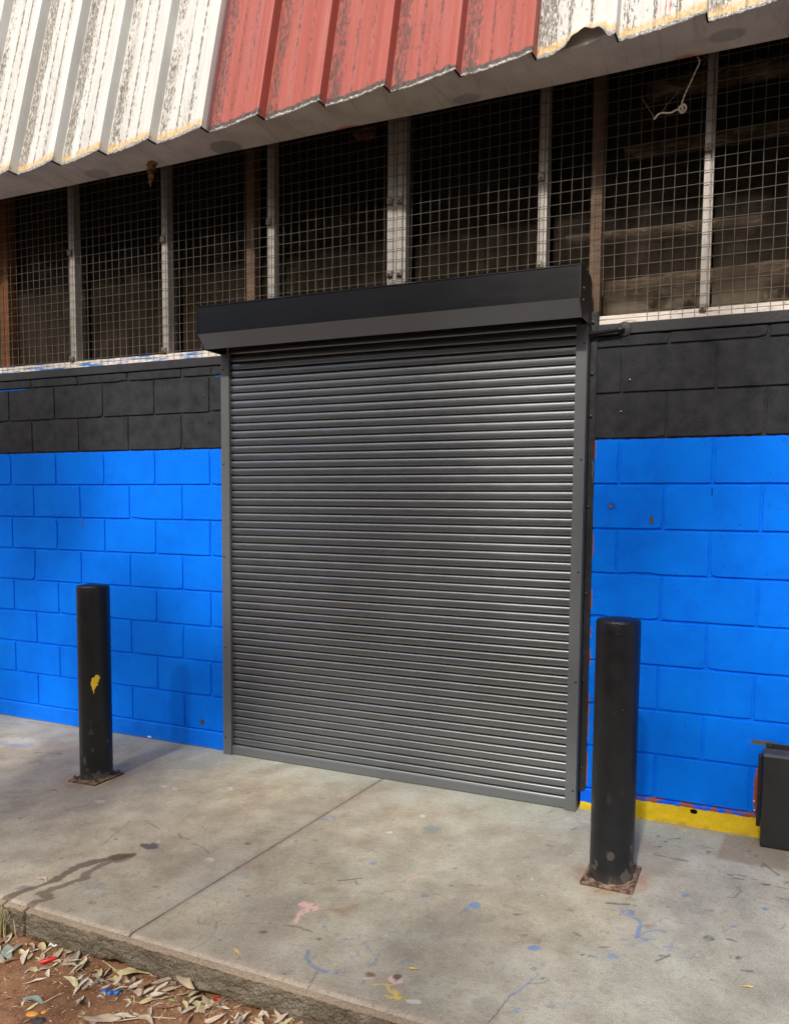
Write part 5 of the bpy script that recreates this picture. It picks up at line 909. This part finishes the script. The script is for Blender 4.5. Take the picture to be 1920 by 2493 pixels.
# ------------------------------------------------------------------ bollards
def bollard(x, y, r, label, rot, pw):
    rt = empty('bollard', (x, y, 0), label, 'bollard', 'black steel bollards flanking the shutter'); H = .972
    mb = MB(); prof = [(r+.0035, .009), (r+.002, .014), (r, .020)] + [(r, .02+(H-.03)*i/12) for i in range(1, 13)] + [(r-.0012, H-.005), (r-.005, H), (r*.72, H+.0035), (r*.35, H+.0055), (.004, H+.006)]
    mb.lathe(prof, (0, 0, 0), 56); mb.build('post', M['boll'], rt, smooth=40)
    mb = MB(); mb.box(-pw/2, pw/2, -pw/2, pw/2, .0015, .0115); p = mb.build('base_plate', M['plate'], rt, bevel=.004); p.rotation_euler.z = rot
    mb = MB(); mb.tube([((r+.004)*math.cos(a), (r+.004)*math.sin(a), .012+.002*math.sin(a*9)) for a in [2*math.pi*i/48 for i in range(49)]], [.0045+.0015*math.sin(i*1.9) for i in range(49)], 6, cap=False); mb.build('weld_bead', M['plate'], rt, smooth=True)
    for sx_, sy_ in ((-1, -1), (1, -1), (1, 1), (-1, 1)):
        d = pw*.5-.020; a, b = sx_*d, sy_*d; c_, s_ = math.cos(rot), math.sin(rot)
        mb = MB(); mb.lathe([(.011, .0115), (.011, .0135), (.0075, .0138), (.0075, .021), (.0045, .0215), (.0042, .028), (.002, .029)], (a*c_-b*s_, a*s_+b*c_, 0), 6); mb.build('bolt', M['plate'], rt)
    return rt
bl = bollard(-.194, -.550, .0700, 'black steel bollard with a yellow paint chip', .06, .17)
br_ = bollard(2.414, -.540, .0820, 'black steel bollard standing before the yellow plinth', -.02, .195)
# yellow chip, wrapped on the pipe (its outline is the chip's)
cp = [(.001, -.050), (.003, -.040), (.002, -.030), (.008, -.020), (.011, -.010), (.017, -.008), (.019, .000), (.016, .006), (.023, .011), (.022, .020), (.027, .025), (.027, .034), (.022, .041), (.015, .047), (.008, .044), (.005, .034), (-.002, .034), (-.007, .028), (-.008, .016), (-.011, .008), (-.010, -.006), (-.006, -.014), (-.006, -.024), (-.002, -.034)]
mb = MB(); A0 = math.atan2(-2.35+.0, 3.04)-.03; rr = .0706
pt = lambda u, z: (rr*math.cos(A0+u/rr), rr*math.sin(A0+u/rr), .492+z)
cen = [(.006, .010)]; mb.v = [pt(u-.004, z) for u, z in cp]+[pt((u*.5+.003)-.004, z*.55+.004) for u, z in cp]+[pt(.002, .008)]; n = len(cp)
for i in range(n): mb.f += [(i, (i+1) % n, n+(i+1) % n, n+i), (n+i, n+(i+1) % n, 2*n)]; mb.m += [0, 0]
mb.build('paint_chip', M['yellow'], bl, smooth=True)

# low black steel box on the wall
hb = empty('steel_box', (3.2, -.05, 0), 'low black steel box standing against the wall', 'steel box')
def hbp(mb, n, m_, **k): o = mb.build(n, M[m_], hb, **k); o.location = (-3.2, .05, 0); return o
mb = MB(); mb.prism_x([(-.006, .004), (-.092, .004), (-.092, .381), (-.084, .3895), (-.006, .3895)], 2.946, 3.45); hbp(mb, 'casing', 'steelbox', bevel=.0025)
mb = MB(); mb.prism_x([(-.007, .3905), (-.083, .3905), (-.0925, .3815), (-.0935, .3825), (-.084, .3925), (-.007, .3925)], 2.9455, 3.4505); hbp(mb, 'lid', 'boxtop')
mb = MB(); mb.box(2.957, 3.45, -.0075, -.0065+.004, .393, .414); hbp(mb, 'mounting_flange', 'steelbox', bevel=.001)
mb = MB(); mb.box(2.928, 2.9455, -.006, -.0025, .05, .365); hbp(mb, 'side_flange', 'steelbox', bevel=.001)
for x, z in ((2.936, .352), (2.936, .19), (2.972, .4035)):
    mb = MB(); mb.lathe([(.006, 0), (.0055, -.004), (.002, -.0055)], (x, -.006 if x < 2.95 else -.0075, z), 10, axis='y'); hbp(mb, 'bolt', 'screw', smooth=30)

# ------------------------------------------------------------------ leaves and litter
def soilh(x, y): return float(soil_z(np.array([x]), np.array([y]))[0])
def leaf_mesh(name, L, W, curve, fold, curl, twist, mat):
    n = 12; mb = MB()
    for i in range(n+1):
        t = i/n; w = W*.5*(math.sin(math.pi*min(1, t*1.02)**.75)**.9 if 0 < t < 1 else 0)+.0004
        x = L*(t-.5); yb = curve*L*(t-.5)**2*2; z = curl*L*((t-.5)**2*2)
        tw = twist*(t-.5)
        for s, q in ((-1, 1), (-.5, .55), (0, 0), (.5, .55), (1, 1)):
            yy = s*w; zz = fold*abs(s)*w + .0012*math.sin(t*9+s*3)
            mb.v.append((x, yb+yy*math.cos(tw)-zz*math.sin(tw), z+zz*math.cos(tw)+yy*math.sin(tw)))
    for i in range(n):
        for j in range(4): mb.f.append((i*5+j, i*5+j+1, (i+1)*5+j+1, (i+1)*5+j)); mb.m.append(0)
    zmin = min(p[2] for p in mb.v); mb.v = [(p[0], p[1], p[2]-zmin) for p in mb.v]
    # short stalk
    mb.tube([(-L*.5-.012, .25*curve*L*2*.25+.004, .002), (-L*.5, curve*L*.5, curl*L*.5-zmin)], [.0007, .0009], 5)
    o = mb.build(name, mat, None, smooth=True, fixn=False)
    return o
VAR = []
for i in range(9):
    VAR.append((random.uniform(.055, .085), random.uniform(.012, .020), random.uniform(-.25, .3), random.uniform(-.1, .5), random.uniform(-.15, .35), random.uniform(-.9, .9)))
PROTO = {}
WORD = {'tan': 'tan', 'pale': 'pale cream', 'straw': 'straw yellow', 'brown': 'dark brown', 'pink': 'dull pink', 'grey': 'grey brown', 'sage': 'sage green', 'olive': 'olive green', 'yellow': 'yellow', 'orange': 'orange', 'rustleaf': 'rust red'}
def place_leaf(x, y, z, rz, sc, col, var, label=None, group='dry gum leaves littering the red soil', tilt=.12):
    key = (col, var)
    if key not in PROTO:
        o = leaf_mesh('dry_leaf', *VAR[var], M['leaf_'+col]); PROTO[key] = o
    else:
        o = PROTO[key].copy(); COL.objects.link(o)
    o.location = (x, y, z); o.rotation_euler = (random.uniform(-tilt, tilt), random.uniform(-tilt, tilt), rz); o.scale = (sc, sc*random.uniform(.85, 1.15), sc)
    tag(o, label or WORD[col]+' dry gum leaf lying in the litter on red soil', 'leaf', group); return o
def leaf2(a, b, col, var, label=None, k=1.0, lift=.003):
    (x0, y0), (x1, y1) = a, b; L = math.hypot(x1-x0, y1-y0)*k; x, y = (x0+x1)/2, (y0+y1)/2
    return place_leaf(x, y, soilh(x, y)+lift, math.atan2(y1-y0, x1-x0), min(1.9, max(.45, L/VAR[var][0])), col, var, label)
leaf2((.594, -1.491), (.683, -1.531), 'sage', 0, 'sage green gum leaf near the grass tuft'); leaf2((.886, -1.624), (.968, -1.616), 'sage', 2, 'curved sage green gum leaf above the orange peel')
leaf2((.68, -1.435), (.75, -1.468), 'straw', 1, 'broad straw yellow gum leaf beside the white paper'); leaf2((.64, -1.446), (.699, -1.46), 'tan', 3)
leaf2((.973, -1.509), (1.024, -1.534), 'pink', 4, 'dull pink gum leaf alone on the red soil'); leaf2((.83, -1.581), (.87, -1.547), 'pale', 5); leaf2((.843, -1.526), (.877, -1.548), 'pale', 6)
leaf2((.848, -1.52), (.846, -1.485), 'pale', 7, 'pale cream gum leaf pointing away from the red plastic tube'); leaf2((.817, -1.642), (.851, -1.621), 'brown', 8); leaf2((.941, -1.651), (.946, -1.618), 'straw', 0)
leaf2((.593, -1.484), (.549, -1.435), 'pale', 1, 'pale cream gum leaf leaning in the grass tuft'); leaf2((.672, -1.55), (.702, -1.513), 'brown', 2)
leaf2((1.196, -1.586), (1.24, -1.582), 'pale', 3); leaf2((1.038, -1.443), (1.143, -1.407), 'straw', 4, 'long straw yellow gum leaf under the slab edge hollow', 1.0, .012); leaf2((1.256, -1.425), (1.365, -1.474), 'tan', 5, 'large tan gum leaf tilted against the slab edge', 1.0, .015)
leaf2((1.359, -1.463), (1.435, -1.421), 'pale', 6); leaf2((1.364, -1.427), (1.479, -1.471), 'tan', 7); leaf2((1.285, -1.537), (1.308, -1.512), 'pink', 8); leaf2((1.193, -1.584), (1.261, -1.574), 'pale', 0)
leaf2((1.272, -1.535), (1.311, -1.57), 'tan', 1); leaf2((1.16, -1.431), (1.24, -1.438), 'pink', 2, None, 1.0, .012); leaf2((1.202, -1.463), (1.272, -1.437), 'grey', 3); leaf2((1.229, -1.532), (1.285, -1.491), 'straw', 4)
leaf2((1.395, -1.47), (1.442, -1.51), 'tan', 5); leaf2((1.30, -1.505), (1.338, -1.507), 'olive', 6, 'curled olive green gum leaf beside a pink leaf'); leaf2((1.115, -1.632), (1.253, -1.58), 'tan', 7); leaf2((.981, -1.429), (1.052, -1.449), 'straw', 8)
leaf2((.557, -1.50), (.63, -1.52), 'tan', 3); leaf2((.60, -1.53), (.68, -1.545), 'grey', 5); leaf2((.66, -1.49), (.72, -1.50), 'straw', 6); leaf2((.80, -1.445), (.90, -1.432), 'olive', 8, 'olive tipped gum leaf stretched below the slab edge')
for i in range(125):
    t = random.random(); x = .80+.95*t+random.gauss(0, .03); y = -1.455-.05*t*0+random.choice([random.gauss(-.02, .02), random.gauss(-.05, .035)])
    if x < .95 and y < -1.50 and random.random() < .7: continue
    if x > 1.62: y = min(y, -1.46)
    c = random.choice(['tan']*5+['pale']*5+['straw']*4+['pink']*2+['grey']*2+['brown']*2)
    place_leaf(x, y, soilh(x, y)+.003+.010*random.random(), random.uniform(0, 6.28), random.uniform(.32, .92), c, random.randrange(9), tilt=.4)
for i in range(22):
    x, y = random.uniform(.5, .80), random.uniform(-1.55, -1.46); place_leaf(x, y, soilh(x, y)+.003, random.uniform(0, 6.28), random.uniform(.4, .9), random.choice(['tan', 'pale', 'straw', 'brown', 'grey']), random.randrange(9), tilt=.3)
for i in range(26):
    x, y = random.uniform(.80, 1.35), random.uniform(-1.70, -1.50); place_leaf(x, y, soilh(x, y)+.002, random.uniform(0, 6.28), random.uniform(.2, .55), random.choice(['tan', 'pale', 'straw', 'brown', 'pink']), random.randrange(9))
for x, y, c, s, l in ((-.232, -.735, 'rustleaf', .55, 'small rust red leaf scrap near the bollard with the yellow chip'), (.503, -1.296, 'pink', .75, 'dull pink leaf lying beside the wet trail'), (1.436, -1.374, 'yellow', .45, 'small yellow leaf on the slab near its edge'), (1.175, -1.198, 'yellow', .35, 'small yellow leaf just past the slab joint'), (1.972, -1.256, 'yellow', .4, 'tiny yellow leaf above the pink paint patch'), (2.898, -.989, 'yellow', .55, 'yellow leaf scrap alone on the pale slab')):
    place_leaf(x, y, .0015, random.uniform(-.4, .4), s, c, random.randrange(9), l, 'leaf scraps on the concrete', .03)
# sticks
def stick(pts, r, label):
    mb = MB(); mb.tube([(x, y, soilh(x, y)+.006+.004*math.sin(i*2)) for i, (x, y) in enumerate(pts)], r, 6); tag(mb.build('twig', M['leaf_pale'], None, smooth=True), label, 'twig', 'twigs in the leaf litter')
stick([(.885, -1.436), (.92, -1.431), (.96, -1.424), (1.0, -1.420), (1.023, -1.415)], .0014, 'long pale bent twig under the slab edge'); stick([(.905, -1.445), (.918, -1.425), (.925, -1.412)], .0012, 'short pale twig forking at the long twig'); stick([(.955, -1.43), (.965, -1.414), (.972, -1.405)], .0011, 'short pale twig standing out from the hollow')
stick([(.969, -1.625), (.980, -1.59), (.987, -1.564)], .0010, 'thin straight twig on bare soil'); stick([(1.22, -1.60), (1.30, -1.57), (1.38, -1.545)], .0013, 'thin bent twig among the lowest leaves')
# crumbs and pebbles: beyond counting
mb = MB(); 
for i in range(2600):
    if random.random() < .6: x, y = random.uniform(.75, 1.75), -1.44-abs(random.gauss(.02, .05))
    else: x, y = random.uniform(.42, 1.6), random.uniform(-1.76, -1.44)
    z = soilh(x, y); r = random.choice([.0012, .0016, .002, .0025, .0035]); a = random.uniform(0, 6.28); e = random.choice([1, 1.4, 2.5, 5]); m_ = random.choice([0, 0, 0, 1, 1, 2, 2])
    if m_ == 2: e = random.uniform(1, 1.4)
    c, s = math.cos(a), math.sin(a); tl = random.uniform(-.4, .4)
    vs = []
    for dx, dy, dz in ((-1, 0, .2), (0, -.6, .15), (1, 0, .2), (0, .6, .15), (0, 0, .9 if m_ == 2 else .45), (0, 0, -.3)):
        X, Y = dx*r*e, dy*r; vs.append((x+X*c-Y*s, y+X*s+Y*c, z+.0008+dz*r+X*tl*.5))
    mb.add(vs, [(0, 1, 4), (1, 2, 4), (2, 3, 4), (3, 0, 4), (1, 0, 5), (2, 1, 5), (3, 2, 5), (0, 3, 5)], m_)
tag(mb.build('leaf_crumbs', [M['crumb_a'], M['crumb_b'], M['crumb_c']], None, fixn=False), 'leaf crumbs and tiny pebbles strewn over the red soil', 'litter', kind='stuff')
# grass tuft at the slab corner
mb = MB()
for i in range(150):
    x, y = random.gauss(.475, .05), random.uniform(-1.475, -1.43); z = soilh(x, y)-.004; h = random.uniform(.04, .125); a = random.uniform(0, 6.28); b = random.uniform(.01, .06); w = random.uniform(.0010, .0022)
    px, py = -math.sin(a)*w, math.cos(a)*w; m_ = 0 if random.random() < .65 else 1; vs = []
    for k in range(5):
        t = k/4; q = (1-t)+.05; ox, oy = b*t*t*math.cos(a), b*t*t*math.sin(a)-.01*t
        vs += [(x+ox-px*q, y+oy-py*q, z+h*(t-.25*t*t)), (x+ox+px*q, y+oy+py*q, z+h*(t-.25*t*t))]
    mb.add(vs, [(2*k, 2*k+1, 2*k+3, 2*k+2) for k in range(4)], m_)
for i in range(7):
    x, y = random.uniform(.51, .56), random.uniform(-1.47, -1.45); z = soilh(x, y); vs = [(x, y, z), (x+.01, y-.005, z+.05), (x+.022+.01*random.random(), y-.005, z+.085+.02*random.random()), (x+.035, y-.01, z+.075)]
    mb.tube(vs, [.0016, .0014, .0012, .0006], 5, 1)
tag(mb.build('grass_tuft', [M['grassg'], M['grassd']], None, fixn=False), 'green and straw coloured grass tuft at the slab corner', 'grass', kind='stuff')
# rubbish
def at(x, y, dz=0): return (x, y, soilh(x, y)+dz)
mb = MB(); mb.tube([(0, -.019, .006), (0, -.017, .007), (0, .017, .008), (.0, .021, .008)], [.0050, .0066, .0066, .0056], 14); mb.box(-.012, -.006, -.020, -.004, .003, .0075)
o = mb.build('plastic_tube', M['redplastic'], None, smooth=40); o.location = at(.812, -1.502, .001); o.rotation_euler = (0, 0, -.68); tag(o, 'small bright red plastic tube lying on the soil', 'rubbish')
mb = MB(); n = 8
for i in range(n+1):
    t = i/n
    for j, yy in enumerate((-.008, 0, .009)): mb.v.append((.06*(t-.5), yy+.003*math.sin(i*1.7), .004+.003*math.sin(i*2.1+j)))
for i in range(n):
    for j in range(2): mb.f.append((i*3+j, i*3+j+1, (i+1)*3+j+1, (i+1)*3+j)); mb.m.append(0)
o = mb.build('paper_scrap', M['paper'], None, smooth=20, solid=.0006); o.location = at(.772, -1.436, .006); o.rotation_euler = (.25, 0, .42); tag(o, 'crumpled white paper scrap by the slab edge', 'paper')
for x0, x1, y, s, l in ((.949, .986, -1.655, 1., 'larger orange peel piece on the bare soil'), (.988, 1.004, -1.642, .6, 'smaller orange peel piece touching the larger one')):
    mb = MB(); L = x1-x0
    for i in range(9):
        t = i/8; w = .009*s*(math.sin(math.pi*t)**.5)+.002
        for j in range(5): a = -1+j*.5; mb.v.append((L*(t-.5), a*w, .006*s*(1-a*a)*math.sin(math.pi*t)**.3+.001))
    for i in range(8):
        for j in range(4): mb.f.append((i*5+j, i*5+j+1, (i+1)*5+j+1, (i+1)*5+j)); mb.m.append(0)
    o = mb.build('orange_peel', M['leaf_orange'], None, smooth=True, fixn=False); o.location = at((x0+x1)/2, y, .001); o.rotation_euler = (0, 0, .3); tag(o, l, 'peel', 'orange peel pieces')
for x, y, r, l in ((1.095, -1.534, .008, 'flat blue plastic crumb farthest from the slab'), (1.120, -1.537, .0085, 'round blue plastic crumb lowest of the three'), (1.135, -1.526, .0105, 'largest blue plastic crumb among the leaf scraps')):
    bm = bmesh.new(); bmesh.ops.create_icosphere(bm, subdivisions=2, radius=r)
    for v_ in bm.verts: v_.co *= 1+.35*mnoise.noise(v_.co*160); v_.co.z *= .55
    me_ = bpy.data.meshes.new('blue_crumb'); bm.to_mesh(me_); bm.free(); me_.materials.append(M['blueplastic']); o = link(bpy.data.objects.new('blue_crumb', me_)); o.location = at(x, y, .004); tag(o, l, 'rubbish', 'blue plastic crumbs')
mb = MB()
for i in range(9):
    t = i/8
    for j in range(5): a = -1+j*.5; mb.v.append((.05*(t-.5), a*(.010*math.sin(math.pi*t)**.6+.002), .007*(1-a*a)*math.sin(math.pi*t)+.001+.002*math.sin(i*2.+j)))
for i in range(8):
    for j in range(4): mb.f.append((i*5+j, i*5+j+1, (i+1)*5+j+1, (i+1)*5+j)); mb.m.append(0)
o = mb.build('bark_piece', M['charcoalbit'], None, smooth=30, fixn=False); o.location = at(1.008, -1.667, .002); o.rotation_euler = (0, 0, .2); tag(o, 'dark curled bark piece below the orange peel', 'bark')
mb = MB(); mb.tube([(0, 0, 0), (.012, .003, .001), (.02, .001, 0)], [.004, .005, .003], 8); o = mb.build('red_scrap', M['redplastic'], None, smooth=True); o.location = at(1.398, -1.424, .006); tag(o, 'tiny red plastic scrap tucked under the slab edge', 'rubbish')

# ------------------------------------------------------------------ gums across the yard, facing the wall
mb = MB(); CR = [(random.uniform(-20, 24), random.uniform(-17, -12), random.uniform(2.0, 9.4), random.uniform(1.8, 2.8)) for _ in range(76)]
for cx, cy, cz, cr in CR:
    mb.tube([(cx, cy, -.2), (cx+.1, cy, cz*.5), (cx-.1, cy+.1, cz)], [.16, .11, .05], 7, 1)
    for _ in range(105):
        d_ = Vector((random.gauss(0, 1), random.gauss(0, 1), random.gauss(0, .8))).normalized()*cr*random.random()**.4; c_ = Vector((cx, cy, max(.5, cz+d_.z)))+Vector((d_.x, d_.y, 0))
        a_ = Vector((random.gauss(0, 1), random.gauss(0, 1), random.gauss(0, 1))).normalized(); b_ = a_.cross(Vector((random.gauss(0, 1), random.gauss(0, 1), random.gauss(0, 1)))).normalized(); s_ = random.uniform(.3, .62)
        mb.add([c_-a_*s_, c_-b_*s_*.45, c_+a_*s_, c_+b_*s_*.45], [(0, 1, 2, 3)], 0)
R2_ = random.Random(23)
mb.tube([(7.2, -6.6, -.2), (7.0, -6.4, 2.2), (6.2, -6.0, 4.2), (4.5, -5.6, 5.6), (2.0, -5.4, 6.2), (-1.0, -5.3, 6.0)], [.24, .20, .15, .11, .07, .03], 9, 1)
for _ in range(105):
    cx, cy, cz, cr = R2_.uniform(-3.6, 6.4), R2_.uniform(-6.3, -4.6), R2_.uniform(3.9, 7.5), R2_.uniform(.25, .62)
    # unseen crown: clumps thinned so chosen spots of yard and wall stay sunny
    sx_, sg, sw = cx-.07*cz, cy+cz*.966, cz+cy*1.035
    gap = (sg < 0 and (2.0 < sx_ < 3.6 and -1.3 < sg < -.55 or -2.2 < sx_ < -.7 or sg < -1.15 and R2_.random() < .98)) or (sg >= 0 and (1.0 < sx_ < 2.3 and sw < .9 or -1.9 < sx_ < -.9 and sw < .9 or sx_ > 2.4 and .3 < sw < 1.1))
    if _ >= 3 and (sx_ > 2.2 and (-.5 < sg < 0 or sg >= 0 and sw < .5)) and R2_.random() < .8: continue
    if _ >= 3 and -1.3 < sg < -.1 and R2_.random() < .20: continue
    if _ >= 3 and (gap and R2_.random() < .88 or R2_.random() < .15): continue
    if _ < 3: cx, cy, cz, cr = -.25+.35*_, -5.2+.1*_, 5.05+.22*_, .24  # extra clumps added to dim the sun around the left bollard
    mb.tube([(cx, cy, cz), (cx+.4, -5.4, 6.0)], [.008, .015], 4, 1)
    for _ in range(int(150*cr*cr/.16)):
        d_ = Vector((R2_.gauss(0, 1), R2_.gauss(0, 1), R2_.gauss(0, 1))).normalized()*cr*R2_.random()**.45; c_ = Vector((cx, cy, cz))+d_
        a_ = Vector((R2_.gauss(0, .5), R2_.gauss(0, .5), -1)).normalized(); b_ = a_.cross(Vector((R2_.gauss(0, 1), R2_.gauss(0, 1), R2_.gauss(0, 1)))).normalized(); s_ = R2_.uniform(.06, .11)
        mb.add([c_-a_*s_, c_-b_*s_*.2, c_+a_*s_, c_+b_*s_*.2], [(0, 1, 2, 3)], 0)
tag(mb.build('tree_line', [simple('gum_foliage', (.055, .075, .03), .7, .4, 2, 0, 0), simple('gum_bark', (.20, .16, .12), .9, .3, 6, 0, 0)], None, fixn=False), 'belt of gum trees across the yard facing the shutter', 'trees', kind='stuff')

# ------------------------------------------------------------------ camera, light, world
F, PITCHC, YAW, ROLL = 1588.98, -.0606, -.3288, .0203
cam = bpy.data.cameras.new('camera'); co_ = bpy.data.objects.new('camera', cam); link(co_)
f_ = Vector((math.sin(YAW)*math.cos(PITCHC), math.cos(YAW)*math.cos(PITCHC), math.sin(PITCHC))); r0 = Vector((math.cos(YAW), -math.sin(YAW), 0)); u0 = r0.cross(f_)
r_ = math.cos(ROLL)*r0+math.sin(ROLL)*u0; u_ = -math.sin(ROLL)*r0+math.cos(ROLL)*u0
mw = Matrix((r_, u_, -f_)).transposed().to_4x4(); mw.translation = Vector((2.848, -2.900, 1.3043)); co_.matrix_world = mw
cam.sensor_fit = 'VERTICAL'; cam.sensor_height = 36; cam.sensor_width = 27.7; cam.lens = F/2493*36
cam.shift_x = (960-1274.19)/2493; cam.shift_y = (1378.08-1246.5)/2493; cam.clip_start = .05; cam.clip_end = 900
SC.camera = co_
EL, AZ = R(46), R(4)      # the sun stands in front of the wall, a little towards its far end
sun = bpy.data.lights.new('sun', 'SUN'); sun.energy = 2.95; sun.angle = R(2.5); sun.color = (1, .955, .89)
so = bpy.data.objects.new('sun', sun); link(so); so.location = (0, -6, 8)
d = Vector((math.sin(AZ)*math.cos(EL), -math.cos(AZ)*math.cos(EL), math.sin(EL))); so.rotation_euler = d.to_track_quat('Z', 'Y').to_euler()
w = bpy.data.worlds.new('World'); SC.world = w; w.use_nodes = True; nt = w.node_tree; nt.nodes.clear()
sk = nt.nodes.new('ShaderNodeTexSky'); sk.sky_type = 'NISHITA'; sk.sun_disc = False; sk.sun_elevation = EL; sk.sun_rotation = math.pi+AZ; sk.air_density = 1.0; sk.dust_density = 4.0; sk.ozone_density = .6
bg = nt.nodes.new('ShaderNodeBackground'); bg.inputs['Strength'].default_value = .15; ow = nt.nodes.new('ShaderNodeOutputWorld')
nt.links.new(sk.outputs[0], bg.inputs[0]); nt.links.new(bg.outputs[0], ow.inputs[0])
vs_ = SC.view_settings; SC.display_settings.display_device = 'sRGB'; vs_.view_transform = 'Standard'; vs_.look = 'None'; vs_.exposure = 0.33; vs_.gamma = 1; vs_.use_curve_mapping = False
SC.render.engine = 'CYCLES'; SC.cycles.use_denoising = True; SC.cycles.use_adaptive_sampling = True; SC.cycles.adaptive_threshold = .006
SC.cycles.max_bounces = 8; SC.cycles.transparent_max_bounces = 12; SC.cycles.sample_clamp_indirect = 6
